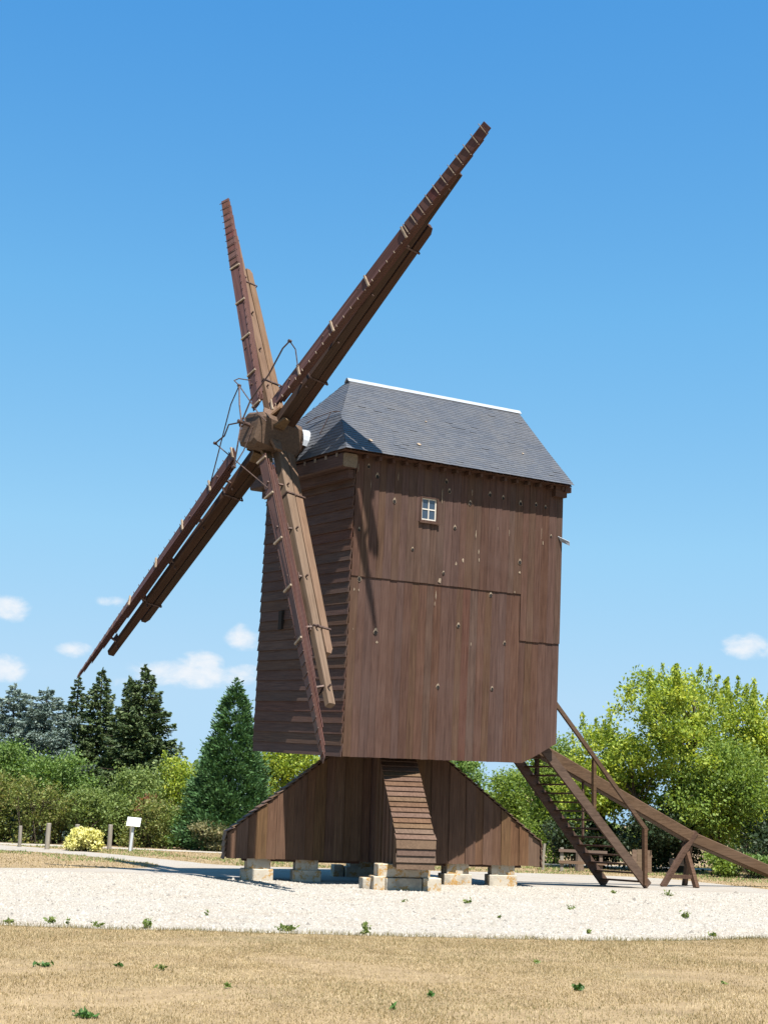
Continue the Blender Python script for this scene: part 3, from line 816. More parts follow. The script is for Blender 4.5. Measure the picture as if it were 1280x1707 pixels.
def sail(kk):
    """arm frame: x radial, y tangential (anticlockwise), z axial towards the wind"""
    ang = PHI + kk * math.pi / 2 + (DPHI if kk % 2 else -DPHI) / 2
    off = (DA if kk % 2 else -DA) / 2
    F = HUB @ (Matrix.Rotation(ang, 4, 'Z') @ Matrix.Translation((0, 0, off)))
    sm = STOCK if kk % 2 else STOCK_RED_SHADED
    st = MB()
    st.beam((.3, 0, -.02), (7.75, 0, .02), .25, .25, up=(0, 0, 1), ch=.02, taper=.66)
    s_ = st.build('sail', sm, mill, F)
    cl = MB()
    cl.beam((.45, .0, -.262), (6.25, .0, -.205), .24, .225, ch=.015, taper=.8)
    cl.prism([(6.25, -.096, -.295), (6.25, .096, -.295), (6.25, .096, -.115), (6.25, -.096, -.115)], [(6.40, -.085, -.235), (6.40, .085, -.235), (6.40, .085, -.117), (6.40, -.085, -.117)])
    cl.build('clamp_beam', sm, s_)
    # iron hoops round the doubled beam
    for r in (1.9, 5.75):
        h = MB()
        q_ = 1 - .045 * (r - 1.9)
        for (ya, yb, za, zb) in ((-.145, .145, .112, .125), (-.145, .145, -.41, -.397), (-.145, -.132, -.397, .112), (.132, .145, -.397, .112)):
            h.box(r - .02, r + .02, ya * q_, yb * q_, za * q_, zb * q_)
        h.build('iron_hoop', IRON, s_)
    # the folded planks, longest in front, stepped back at their ends
    npl = 8
    lerp = lambda f, a, b: a + (b - a) * f
    def tw(r):
        b = R(-2 + 29 * max(0.0, (r - 1.5) / (R1_ - 1.5)))
        return math.cos(b), math.sin(b)
    def edge(r): f = (r - R0) / (R1_ - R0); return lerp(f, T0, T1), lerp(f, A0, A1)
    for i in range(npl):
        ra = R0 + (.0, .35, .15, .5, .25, .45, .3, .6)[i]
        rb = (R1_, R1_ - .12, R1_ - .3, R1_ - .7, R1_ - 1.3, R1_ - 1.9, R1_ - 2.5, R1_ - 3.2)[i]
        wdt = .27 - .004 * i
        P0, P1 = [], []
        for (r, L) in ((ra, P0), (rb, P1)):
            t, a = edge(r)
            a -= i * .028
            t += i * .006
            w2 = wdt * (.85 if (i < 3 and L is P1) else 1.0)
            cb, sb = tw(r)
            L += [(r, t, a - .019), (r, t + w2 * cb, a - .019 + w2 * sb), (r, t + w2 * cb, a + w2 * sb), (r, t, a)]
        # keep the full width up to 70 % of the length and then run out to the tip
        fm = .68
        rm = lerp(fm, ra, rb)
        t, a = edge(rm)
        a -= i * .028
        t += i * .006
        cb, sb = tw(rm)
        PM = [(rm, t, a - .019), (rm, t + wdt * cb, a - .019 + wdt * sb), (rm, t + wdt * cb, a + wdt * sb), (rm, t, a)]
        q = MB()
        q.poly(P0 + PM + P1, [(0, 1, 2, 3), (11, 10, 9, 8)] + [(b * 4 + j, b * 4 + 4 + j, b * 4 + 4 + (j + 1) % 4, b * 4 + (j + 1) % 4) for b in (0, 1) for j in range(4)])
        q.build('plank', SAILP, s_)
    # red-painted face board carrying the stack
    for r in (1.6, 2.95, 4.35, 5.75, 7.3):
        t, a = edge(r)
        b = MB()
        b.beam((r, .02, .10), (r, t + .16, a + .03), .05, .04, up=(1, 0, 0))
        b.box(r - .09, r + .09, t + .10, t + .30, a - .21, a - .185)
        b.beam((r + .06, -.2, .06), (r + .06, .2, .06), .03, .03, up=(1, 0, 0))
        b.build('bracket', IRON, s_)
    for r in (.85, 1.95, 3.3, 4.65, 6.05):
        t, a = edge(r)
        MB().beam((r - .02, t - .06, a + .012), (r + .03, t + .27 * tw(r)[0], a + .015 + .27 * tw(r)[1]), .045, .04, up=(0, 0, 1)).build('peg', PALE, s_)
    # small iron pins and, near the tip, cross-straps
    p = MB()
    r = R0 + .2
    while r < R1_ - .1:
        t, a = edge(r)
        p.beam((r, t - .055, a + .004), (r, t + .03, a + .004), .012, .012, up=(0, 0, 1))
        if r > 6.1: p.beam((r, t, a + .026), (r + .03, t + .27 * tw(r)[0], a + .026 + .27 * tw(r)[1]), .016, .014, up=(0, 0, 1))
        r += .272
    pp = p.build('pin_row', PALE if kk == 0 else IRON, s_)
    pp['kind'] = 'stuff'
    # slats overlapping like clapboards at the tip
    for i in range(10):
        r = 6.2 + i * .27
        t, a = edge(r)
        t2, a2 = edge(r + .29)
        w2 = .265 - i * .006
        cb, sb = tw(r)
        c2, s2 = tw(r + .285)
        MB().prism([(r, t - .012, a + .006), (r, t + w2 * cb, a + .006 + w2 * sb), (r, t + w2 * cb, a + .02 + w2 * sb), (r, t - .012, a + .02)],
                   [(r + .285, t2 - .02, a2 + .003), (r + .285, t2 + w2 * c2, a2 + .003 + w2 * s2), (r + .285, t2 + w2 * c2, a2 + .011 + w2 * s2), (r + .285, t2 - .02, a2 + .011)]).build('tip_slat', SAILP, s_)
    return s_


for kk in range(4): sail(kk)

# the iron spider that folds the planks
sp = MB()
sp.tube([(.02, .06, .68), (.02, .06, 1.02)], .045, 8)
for i in range(12):
    t0, t1 = i * math.pi / 6, (i + 1) * math.pi / 6
    sp.tube([(.02 + .11 * math.cos(t0), .06 + .11 * math.sin(t0), .9), (.02 + .11 * math.cos(t1), .06 + .11 * math.sin(t1), .9)], .022, 5)
spider = sp.build('spider', IRON, hub)
C0 = (.02, .06, .92)
rods = [[C0, (-.15, .5, .97), (-.49, 1.08, .9)], [C0, (-.45, .05, .98), (-.6, -.2, .95), (-1.07, -.31, .9)], [C0, (.14, -.45, .97), (.06, -1.05, .9)], [C0, (.2, .6, .9), (.62, 1.2, .8), (1.1, 1.75, .85), (1.4, 1.86, .88)],
        [(-.49, 1.08, .9), (-.78, .66, .86), (-2.22, -1.41, .5)], [(-1.07, -.31, .9), (1.61, -1.66, .42)], [(-.49, 1.08, .9), (.3, .35, .72), (.6, .1, .6)],
        [(1.4, 1.86, .88), (1.42, 1.72, .7), (1.33, 1.62, .55)], [(-.49, 1.08, .9), (-.75, 1.25, .92), (-.95, 1.42, .7), (-1.0, 1.62, .5)], [(.06, -1.05, .9), (.1, -.6, .75), (.2, 0, .7)]]


def on_stack(kk, r):
    ang = PHI + kk * math.pi / 2 + (DPHI if kk % 2 else -DPHI) / 2
    f = (r - R0) / (R1_ - R0)
    p = Matrix.Rotation(ang, 4, 'Z') @ Vector((r, T0 + (T1 - T0) * f + .13, A0 + (A1 - A0) * f + .01))
    return (p.x, p.y, p.z + (DA if kk % 2 else -DA) / 2)


rods[4][-1] = on_stack(2, 1.95)
rods[5][-1] = on_stack(3, 1.75)
rods[7][-1] = on_stack(0, 1.95)
rods[8][-1] = on_stack(1, 1.7)
for r in rods: MB().tube(r, .02 if r[0] == C0 else .015, 5).build('rod', IRON, hub)
for c_ in ((-.49, 1.08, .9), (-1.07, -.31, .9), (.06, -1.05, .9), (1.4, 1.86, .88)):
    MB().tube([(c_[0], c_[1], c_[2] - .04), (c_[0], c_[1], c_[2] + .04)], .038, 6).build('joint', IRON, hub)
# wedges round the stocks in the hub
for i in range(4):
    ang = PHI + i * math.pi / 2
    F = Matrix.Rotation(ang, 4, 'Z')
    for yy in (-.2, .2):
        b = MB()
        pts = [F @ Vector(p) for p in ((.44, yy - .035, .02), (.44, yy + .035, .02), (.44, yy + .035, .3), (.44, yy - .035, .3))]
        pt2 = [F @ Vector(p) for p in ((.74, yy - .03, .04), (.74, yy + .03, .04), (.74, yy + .03, .22), (.74, yy - .03, .22))]
        b.prism(pts, pt2).build('wedge', STOCK, hub)

# --- trestle: four clad arms
ZB, RE, ZE, RT, ZT = .50, 3.80, 1.06, 1.32, 3.02
HT = .40


def arm(ang, far):
    F = TREST @ Matrix.Rotation(ang, 4, 'Z')
    cz = lambda r: ZT if r < RT else ZT + (ZE - ZT) * (r - RT) / (RE - RT)
    fr = MB()
    h = HT - .045
    pr = [(.42, ZB + .03), (RE - .05, ZB + .03), (RE - .05, ZE - .05), (RT, ZT - .05), (.42, ZT - .05)]
    fr.prism([(x, -h, z) for x, z in pr], [(x, h, z) for x, z in pr])
    fr.box(.6, 3.4, -.14, .14, ZB - .06, ZB + .03)
    a_ = fr.build('trestle_arm', WOOD_X, mill, F)
    for sd in (-1, 1):
        r, j = .42, 0
        while r < RE - .02:
            wv = random.uniform(.20, .25)
            if r + wv > RE - .12: wv = RE - r
            q = HT - .042 + (.026 if j % 2 else 0) + jit(.004)
            ov = .012 if j % 2 else -.0
            a, b = r - ov, min(r + wv + ov, RE)
            zb0, zb1 = ZB + jit(.012), ZB + jit(.012)
            pts = [(a, zb0), (b, zb1), (b, cz(b) - .002)] + ([(RT, ZT - .002)] if a < RT < b else []) + [(a, cz(a) - .002)]
            MB().prism([(x, sd * q, z) for x, z in pts], [(x, sd * (q + .024), z) for x, z in pts]).build('board', TREST_V, a_)
            r += wv
            j += 1
    # cap boards laid across, lapped like shingles, down the slope and the end face
    L = math.hypot(RE - RT, ZT - ZE)
    dr, dz = (RE - RT) / L, (ZE - ZT) / L
    nx, nz = -dz, dr
    n_ = 17
    for i in range(n_):
        s0, s1 = L * i / n_ - .04, L * (i + 1) / n_
        y_ = HT + .035 + jit(.012)
        P = []
        for (s, up) in ((s0, .004), (s1, .042), (s1, .064), (s0, .026)):
            P.append((RT + dr * s + nx * up, ZT + dz * s + nz * up))
        MB().prism([(x, -y_, z) for x, z in P], [(x, y_ + jit(.01), z) for x, z in P]).build('cap_board', TREST_H, a_)
    for i in range(4):
        z1, z0 = ZE - i * .145 + .03, ZE - (i + 1) * .145
        y_ = HT + .03 + jit(.012)
        P = [(RE + .002, z1), (RE + .045, z0 - .01), (RE + .067, z0 - .01), (RE + .024, z1)]
        MB().prism([(x, -y_, z) for x, z in P], [(x, y_ + jit(.01), z) for x, z in P]).build('cap_board', TREST_H, a_)
    return a_


for i in range(4): arm(-math.pi / 2 + i * math.pi / 2, i)
MB().box(-.41, .41, -.41, .41, ZB + .02, ZT - .02).build('post', WOOD_V, mill, TREST)

# --- staircase at the back
nT, nB = Vector((3.25, -1.90, 3.44)), Vector((6.5, -2.2, .06))
fT, fB = Vector((3.25, -.97, 3.10)), Vector((6.32, -.80, .03))
st = MB()
st.beam(nT, nB, .07, .23, up=(0, 0, 1))
stair = st.build('staircase', STAIRW, mill, AXIS)
MB().beam(fT, fB, .07, .25).build('stringer', STAIRW, stair)
NT_ = 15
for i in range(NT_):
    f = (i + .75) / (NT_ + .3)
    a, b = nT.lerp(nB, f) + Vector((0, .035, 0)), fT.lerp(fB, f) - Vector((0, .035, 0))
    a.z = b.z = (a.z + b.z) / 2
    MB().beam(a + Vector((.02, 0, 0)), b + Vector((.02, 0, 0)), .25, .04, up=(0, 0, 1)).build('tread', STAIRW, stair)
rt0, rt1, rt2 = Vector((3.45, -1.98, 4.66)), Vector((4.87, -2.06, 3.17)), Vector((6.45, -2.22, 1.42))
rl = MB()
rl.beam(rt0, rt1, .07, .10)
rl.beam(rt1, rt2, .07, .10)
rl.build('handrail', STAIRW, stair)
MB().beam((4.87, -2.03, 1.72), (4.87, -2.03, 3.12), .09, .09, up=(0, 1, 0)).build('rail_post', STAIRW, stair)
MB().beam((6.36, -2.24, .08), (6.36, -2.24, 1.46), .10, .10, up=(0, 1, 0)).build('rail_post', STAIRW, stair)
MB().beam((5.3, -1.1, 1.15), (5.3, -1.1, 2.62), .05, .05, up=(0, 1, 0)).build('rail_post', STAIRW, stair)
MB().beam((4.1, -.72, 2.2), (4.1, -.72, 3.4), .09, .09, up=(0, 1, 0)).build('rail_post', STAIRW, stair)

# --- tail pole
tp = MB()
tpts = [Vector((3.3, -.8, 3.66)), Vector((4.67, -1.0, 3.04)), Vector((6.6, -1.25, 2.18)), Vector((8.64, -1.5, 1.27)), Vector((11.5, -1.5, .43)), Vector((12.6, -1.52, .12))]
hs = [.32, .32, .31, .30, .28, .26]
secs = []
for i, p in enumerate(tpts):
    d = (tpts[min(i + 1, 5)] - tpts[max(i - 1, 0)]).normalized()
    sd = d.cross(Vector((0, 0, 1))).normalized()
    u = sd.cross(d)
    w2, h2, c_ = .15, hs[i] / 2, .025
    secs.append([p + sd * x + u * z for x, z in ((-w2 + c_, -h2), (w2 - c_, -h2), (w2, -h2 + c_), (w2, h2 - c_), (w2 - c_, h2), (-w2 + c_, h2), (-w2, h2 - c_), (-w2, -h2 + c_))])
vs = [p for s_ in secs for p in s_]
fs = [tuple(range(8))[::-1], tuple(range(40, 48))]
for b in range(5): fs += [(b * 8 + j, b * 8 + (j + 1) % 8, b * 8 + 8 + (j + 1) % 8, b * 8 + 8 + j) for j in range(8)]
tp.poly(vs, fs)
tp.build('tail_pole', STAIRW, mill, AXIS)

# ------------------------------------------------------------------ prop under the tail pole
pr = thing('pole_prop', 'wooden A-shaped trestle propping up the tail pole on the gravel', 'trestle', (CX, CY, 0), YAW)
MB().beam((7.72, -1.42, .0), (8.72, -1.62, 1.42), .12, .13, up=(0, 1, 0)).build('leg', STAIRW, pr)
MB().beam((8.36, -2.0, .0), (8.5, -1.42, 1.12), .12, .12, up=(1, 0, 0)).build('leg', STAIRW, pr)
MB().beam((8.95, -.95, .0), (8.62, -1.5, 1.05), .11, .11, up=(1, 0, 0)).build('leg', STAIRW, pr)
MB().beam((7.92, -1.49, .27), (8.40, -1.88, .27), .06, .10).build('cross_bar', STAIRW, pr)
MB().beam((8.25, -1.2, .62), (8.62, -1.2, .62), .16, .18).build('block', FENCEW, pr)

# ------------------------------------------------------------------ stone piers
PIER_LABEL = {}


def pier(px_, py_, rz, label, blocks, group='stone piers under the trestle'):
    t = TREST @ Vector((px_, py_, 0))
    p = thing('stone_pier', label, 'pier', (CX + t.x, CY + t.y, 0), 0.1788 + rz, group)
    for (bx0, bx1, by0, by1, z0, z1) in blocks:
        c = .012
        j = [jit(.012) for _ in range(8)]
        b = MB()
        lo = [(bx0 + j[0], by0 + j[1]), (bx1 + j[2], by0 + j[3]), (bx1 + j[4], by1 + j[5]), (bx0 + j[6], by1 + j[7])]
        def oct_(q, s):
            out_ = []
            for i in range(4):
                a0, a1, a2 = Vector(q[i - 1]), Vector(q[i]), Vector(q[(i + 1) % 4])
                out_ += [a1 + (a0 - a1).normalized() * s, a1 + (a2 - a1).normalized() * s]
            return out_
        o8 = oct_(lo, c)
        ctr = Vector(((bx0 + bx1) / 2, (by0 + by1) / 2))
        lay = lambda z, sh: [((v - ctr) * sh + ctr).to_3d() + Vector((0, 0, z)) for v in o8]
        L0, L1, L2 = lay(z0, 1), lay(z1 - .015, 1), lay(z1, .965)
        b.poly(L0 + L1 + L2, [tuple(range(8))[::-1], tuple(range(16, 24))] + [(k_ * 8 + i, k_ * 8 + (i + 1) % 8, k_ * 8 + 8 + (i + 1) % 8, k_ * 8 + 8 + i) for k_ in (0, 1) for i in range(8)])
        b.build('stone_block', STONE, p)
    return p


two = [(-.34, .34, -.34, .34, 0, .265), (-.275, .275, -.29, .29, .268, .545)]
pier(-3.03, 0, .05, 'grey two-block stone pier under the left end of the trestle', two)
pier(-1.86, 0, -.04, 'pale two-block stone pier, second from the left under the trestle', two)
pier(1.78, 0, .03, 'cream stone pier with light yellow lichen, right of the wide front pier', two)
pier(2.93, 0, -.06, 'mottled grey stone pier under the right end of the trestle', two)
pier(0, -3.05, 0, 'wide front stone pier of several blocks with orange lichen', [(-.82, -.58, -.36, .3, 0, .29), (-.57, .25, -.38, .3, 0, .265), (.255, .67, -.4, .25, 0, .28), (-.72, .22, -.3, .3, .283, .555), (.225, .42, -.3, .3, .285, .552), (-1.02, -.835, -.05, .4, 0, .24)])
pier(0, 3.05, 0, 'shaded stone pier at the back of the trestle, seen under the boards', [(-.45, .45, -.34, .34, 0, .265), (-.36, .3, -.29, .29, .268, .545), (-.75, -.5, -.2, .3, 0, .3)])

# ------------------------------------------------------------------ foliage makers


def leaves(P, Dn, ln, wd, spread=.9, hang=0.0):
    """diamond leaf at each P, long axis near Dn"""
    n = len(P)
    d = Dn + rng.normal(0, spread, (n, 3))
    d[:, 2] -= hang
    d /= np.linalg.norm(d, axis=1)[:, None] + 1e-9
    r = rng.normal(0, 1, (n, 3))
    s = np.cross(d, r)
    s /= np.linalg.norm(s, axis=1)[:, None] + 1e-9
    q = np.minimum(rng.lognormal(-.06, .34, n), 1.6)
    l = (ln * q * rng.uniform(.8, 1.2, n))[:, None]
    w_ = (wd * q * rng.uniform(.7, 1.3, n))[:, None]
    V = np.stack([P - d * l * .5, P + s * w_ * .5 + d * l * .08, P + d * l * .5, P - s * w_ * .5 + d * l * .08], 1)
    return V.reshape(-1, 3), np.arange(4 * n).reshape(-1, 4)


def crown_obj(name, parts_, mat, parent):
    V = np.concatenate([p[0] for p in parts_])
    off, Fs = 0, []
    for v, f in parts_:
        Fs.append(f + off)
        off += len(v)
    return link(name, fast_mesh(name, V, np.concatenate(Fs), mat), parent)


def broad(name, label, cat, x, y, h, w_, mat, nleaf=14000, leaf=.12, stems=1, base=.12, shoots=0, dens=.33, group=None, flat=1.0, barkmat=None, depth=None, twigs=170, trunk_r=None):
    """broadleaved tree or shrub: limbs inside an uneven crown of leaf clumps"""
    t = thing(name, label, cat, (x, y, 0), rng.uniform(0, 6.28), group)
    dp = depth or w_
    tb = MB()
    rx, ry, rz = w_ / 2, dp / 2, h * (1 - base) / 2
    cz_ = h * base + rz
    # twig ends, biased to the shell of several lobes
    nl = 7
    lob = []
    for i in range(nl):
        a = rng.uniform(0, 6.28)
        q = rng.uniform(.15, .62)
        lob.append((np.array([math.cos(a) * rx * q, math.sin(a) * ry * q, cz_ + rng.uniform(-.55, .6) * rz]), rng.uniform(.38, .62)))
    lob.append((np.array([0, 0, cz_ + .25 * rz]), .6))
    ends = []
    for i in range(twigs):
        c_, s_ = lob[rng.integers(0, len(lob))]
        d = rng.normal(0, 1, 3)
        d /= np.linalg.norm(d)
        q = rng.uniform(.35, 1.0) ** .5
        p = c_ + d * q * s_ * np.array([rx, ry, rz])
        p[2] = max(p[2], h * base * .6 + .05)
        ends.append(p)
    ends = np.array(ends)
    # limbs
    nlimb = max(4, stems + 4)
    tr = trunk_r or max(.03, h * .022)
    limbs = []
    if stems == 1:
        top = Vector((rng.normal(0, .1), rng.normal(0, .1), h * .72))
        fork = Vector((rng.normal(0, .05), rng.normal(0, .05), h * max(base, .12)))
        tb.tube([(0, 0, -.05), (0, 0, .1), fork, fork.lerp(top, .5), top], [tr * 1.5, tr * 1.1, tr, tr * .6, tr * .15], 8)
        roots = [fork.lerp(top, f) for f in np.linspace(.02, .6, nlimb)]
    else:
        roots = [Vector((rng.normal(0, w_ * .10), rng.normal(0, dp * .10), .0)) for _ in range(nlimb)]
    for r0 in roots:
        e = ends[rng.integers(0, len(ends))]
        e = Vector(e)
        mid = r0.lerp(e, .5) + Vector((rng.normal(0, .12), rng.normal(0, .12), .1 * h * rng.uniform(0, 1)))
        tb.tube([r0, mid, e], [tr * .6, tr * .35, tr * .08], 5)
        limbs.append((r0, mid, e))
    for e in ends[::2]:
        ev = Vector(e)
        b = min(limbs, key=lambda L: (L[1] - ev).length)
        s0 = b[1].lerp(b[2], rng.uniform(0, .6))
        tb.tube([s0, s0.lerp(ev, .55) + Vector((0, 0, .06)), ev], [tr * .18, tr * .12, .006], 4, False)
    tb.build('trunk' if stems == 1 else 'stems', barkmat or BARK, t, None, True)
    # leaves round the ends
    wts = rng.uniform(.3, 1.5, len(ends))
    idx = rng.choice(len(ends), nleaf, p=wts / wts.sum())
    sig = dens * np.array([1, 1, .8]) * (min(w_, h) / 4) ** .5
    P = ends[idx] + np.clip(rng.normal(0, 1, (nleaf, 3)), -2.1, 2.1) * sig * rng.uniform(.5, 1.1, (nleaf, 1))
    P[:, 2] = np.maximum(P[:, 2], .04)
    out_ = P - np.array([0, 0, cz_ * .6])
    out_ /= np.linalg.norm(out_, axis=1)[:, None] + 1e-6
    parts_ = [leaves(P, out_ * .6 + np.array([0, 0, .1]), leaf, leaf * .62, .8)]
    # upright shoots standing out of the crown
    if shoots:
        for i in range(shoots):
            a = rng.uniform(0, 6.28)
            q = rng.uniform(.05, .8)
            b = np.array([math.cos(a) * rx * q, math.sin(a) * ry * q, cz_ + rz * (.72 * math.sqrt(1 - q * q * .8))])
            L = rng.uniform(.07, .20) * h
            dr_ = np.array([math.cos(a) * q * .35 + rng.normal(0, .1), math.sin(a) * q * .35, 1.0])
            n_ = int(L * 170)
            f = rng.uniform(0, 1, n_)
            P = b + dr_ * (f * L)[:, None] + rng.normal(0, 1, (n_, 3)) * (.15 * (1 - f * .8))[:, None]
            parts_.append(leaves(P, np.tile(dr_, (n_, 1)), leaf * .95, leaf * .55, .7))
    crown_obj('crown' if stems == 1 else 'foliage', parts_, mat, t)
    return t


def conifer(name, label, x, y, h, w_, mat, droop=.25, nbr=260, needle=.15, irregular=.25, lift=.0, per=60, power=.8, group='conifers behind the hedge', fan=.5, thick=.05):
    t = thing(name, label, 'conifer', (x, y, 0), rng.uniform(0, 6.28), group)
    tb = MB()
    tb.tube([(0, 0, -.05), (0, 0, h * .5), (0, 0, h)], [h * .022, h * .013, .012], 7)
    PP, DD = [], []
    gold = 2.39996
    for b in range(nbr):
        f = (1 - (b + .5) / nbr) ** .72                # share of the height below the tip: more branches low down
        z = h * (1 - f) + rng.normal(0, .05)
        z = min(max(z, .12), h - .12)
        a = b * gold + rng.normal(0, .35)
        L = (w_ / 2 * f ** power * 1.05 + .07) * (1 + irregular * (rng.beta(2, 2) * 2 - 1.25)) * (1 + .16 * math.sin(3 * a + z * 1.9))
        L = max(L, .08)
        dirh = np.array([math.cos(a), math.sin(a), 0.0])
        side_ = np.array([-math.sin(a), math.cos(a), 0.0])
        n_ = int(per * (L / 1.2 + .22))
        s_ = rng.uniform(.12, 1, n_) ** .65
        dr = droop * rng.uniform(.6, 1.3)
        zz = lift * s_ * L - dr * L * s_ * (1.25 - .95 * s_ * s_)
        sw = (1.12 - s_) * fan * L * rng.uniform(-1, 1, n_)
        P = np.array([0, 0, z]) + dirh * (s_ * L)[:, None] + side_ * sw[:, None]
        P[:, 2] += zz - np.abs(sw) * dr * .5 - rng.exponential(thick, n_)
        PP.append(P)
        DD.append(np.tile(dirh * .8, (n_, 1)) + side_ * (np.sign(sw) * .5)[:, None] + np.array([0, 0, -dr * .5 + lift * .7]))
        if L > .5 and b % 2 == 0:
            tip = Vector((dirh * L).tolist()) + Vector((0, 0, z + lift * L - dr * L * .3))
            tb.tube([(0, 0, z), Vector((0, 0, z)).lerp(tip, .5) + Vector((0, 0, -dr * L * .25)), tip], [.02 + L * .008, .013, .004], 4, False)
    n_ = 45
    P = np.stack([rng.normal(0, .03, n_), rng.normal(0, .03, n_), h - rng.uniform(0, .5, n_)], 1)
    PP.append(P)
    DD.append(np.tile([0, 0, 1.0], (n_, 1)))
    tb.build('trunk', BARK, t, None, True)
    P, Dn = np.concatenate(PP), np.concatenate(DD)
    P[:, 2] = np.maximum(P[:, 2], .05)
    crown_obj('crown', [leaves(P, Dn, needle, needle * .36, .35)], mat, t)
    return t


def sequoia(name, label, x, y, h, w_, mat):
    t = thing(name, label, 'conifer', (x, y, 0), 0, 'conifers behind the hedge')
    MB().tube([(0, 0, -.05), (0, 0, h * .5), (0, 0, h * .6)], [.26, .12, .02], 9).build('trunk', BARK, t, None, True)
    nc = 1750
    f = 1 - np.sqrt(rng.uniform(0.0006, 1, nc))            # height fraction, area weighted
    a = rng.uniform(0, 6.283, nc)
    rad = w_ / 2 * np.minimum(1, (1 - f) ** .78 * 1.08) * rng.uniform(.25, 1.0, nc) ** .45 * 1.05 * (1 + .09 * np.sin(a * 5 + f * 30))
    rad *= np.where(f < .12, .86 + f * 1.2, 1)
    C_ = np.stack([np.cos(a) * rad, np.sin(a) * rad, f * h * .97 + .15], 1)
    n_ = 32
    sig = (.07 + .085 * (1 - f))[:, None, None]
    P = C_[:, None, :] + rng.normal(0, 1, (nc, n_, 3)) * sig * np.array([1, 1, .9])
    dr_ = np.stack([np.cos(a) * .8, np.sin(a) * .8, np.full(nc, .65)], 1)
    Dn = (P - C_[:, None, :]) / sig * .5 + dr_[:, None, :]
    parts_ = [leaves(P.reshape(-1, 3), Dn.reshape(-1, 3), .15, .055, .25)]
    n_ = 80
    P = np.stack([rng.normal(0, .06, n_), rng.normal(0, .06, n_), h - rng.uniform(0, .7, n_)], 1)
    parts_.append(leaves(P, np.tile([0, 0, 1.0], (n_, 1)), .15, .05, .4))
    crown_obj('crown', parts_, mat, t)
    return t


# ------------------------------------------------------------------ vegetation, left side (x metres, y metres)
HG = 'shrubs of the hedge along the road'
conifer('cedar_tree', 'silvery blue cedar at the far left edge behind the hedge', -17.35, 70, 7.2, 5.4, LF_BLUE, .10, 230, .17, .5, .10, 170, .5, fan=.55, thick=.06)
conifer('cedar_tree', 'silvery blue cedar with spreading tiers, between the far left cedar and the spruces', -15.35, 68, 6.9, 5.2, LF_BLUE, .12, 230, .17, .5, .10, 170, .5, fan=.55, thick=.06)
conifer('spruce_tree', 'slim grey-green spruce just right of the blue cedars', -14.55, 71, 7.8, 3.4, LF_SPR, .28, 240, .16, .3, .0, 110, .75)
conifer('spruce_tree', 'dark spruce in the middle of the conifers, left of the widest one', -13.05, 69, 8.0, 4.0, LF_SPR, .30, 280, .17, .3, .0, 120, .7, thick=.08)
conifer('spruce_tree', 'dark spruce with a short leader, tucked against the widest spruce', -11.45, 67.5, 7.5, 3.4, LF_SPR, .30, 260, .17, .3, .0, 120, .7, thick=.08)
conifer('spruce_tree', 'tallest and widest dark spruce with drooping branches, left of the gap of sky', -10.55, 66, 7.9, 5.2, LF_SPR, .33, 340, .18, .28, .0, 130, .7, thick=.09)
conifer('spruce_tree', 'small distant spruce in the gap left of the dense sequoia', -10.35, 78, 5.0, 2.2, LF_SPR, .25, 110, .16, .3, .0, 60, .8)
sequoia('sequoia_tree', 'dense blue-green conical sequoia left of the windmill', -5.85, 60, 6.95, 3.9, LF_SEQ)

broad('shrub', 'mid green bush at the far left edge below the blue cedars', 'shrub', -15.85, 64, 4.3, 3.6, LF_MID, 15000, .11, 4, .0, 0, .3, HG)
broad('shrub', 'green bush standing in front of the slim spruce', 'shrub', -13.45, 63.5, 3.9, 3.2, LF_MID, 13000, .11, 4, .0, 0, .3, HG)
broad('shrub', 'brownish bramble bush with bare stems at the left, behind the wooden posts', 'shrub', -13.75, 61.6, 2.6, 4.0, LF_BRAM, 8500, .10, 9, .0, 0, .3, HG)
broad('shrub', 'brown-tinged bramble cut by the left edge of the picture', 'shrub', -16.05, 61.8, 2.7, 2.8, LF_BRAM, 7000, .10, 8, .0, 0, .3, HG)
broad('shrub', 'large olive green bush in front of the widest spruce', 'shrub', -10.15, 62.6, 3.3, 4.0, LF_OLIVE, 16000, .10, 5, .0, 0, .3, HG)
broad('shrub', 'low olive bush above the pale yellow shrub', 'shrub', -11.85, 61.4, 2.4, 3.0, LF_OLIVE, 9500, .10, 5, .0, 0, .28, HG)
broad('shrub', 'bright yellow-green bush left of the dense sequoia', 'shrub', -8.35, 63.2, 3.9, 2.3, LF_YEL, 9000, .11, 4, .0, 3, .3, HG)
broad('shrub', 'yellow-green sapling in front of the small distant spruce', 'shrub', -7.45, 65, 3.6, 2.2, LF_LIME, 8000, .11, 3, .0, 3, .3, HG)
broad('shrub', 'tangled bramble behind the white sign', 'shrub', -8.85, 60.6, 1.9, 3.0, LF_BRAM, 9000, .09, 7, .0, 0, .26, HG)
broad('shrub', 'rust-red leaved shrub above the white sign', 'shrub', -9.35, 61.0, 2.35, 1.0, LF_RUST, 700, .11, 4, .3, 0, .16, HG)
broad('shrub', 'dry grey-green scrub below the sequoia, beside the trestle end', 'shrub', -6.05, 58.6, 1.35, 2.5, LF_DRY, 7500, .08, 7, .0, 0, .22, HG)
broad('shrub', 'dark green undergrowth at the foot of the hedge left of the sequoia', 'shrub', -7.45, 60.0, 1.7, 2.0, LF_MID, 6500, .09, 5, .0, 0, .25, HG)

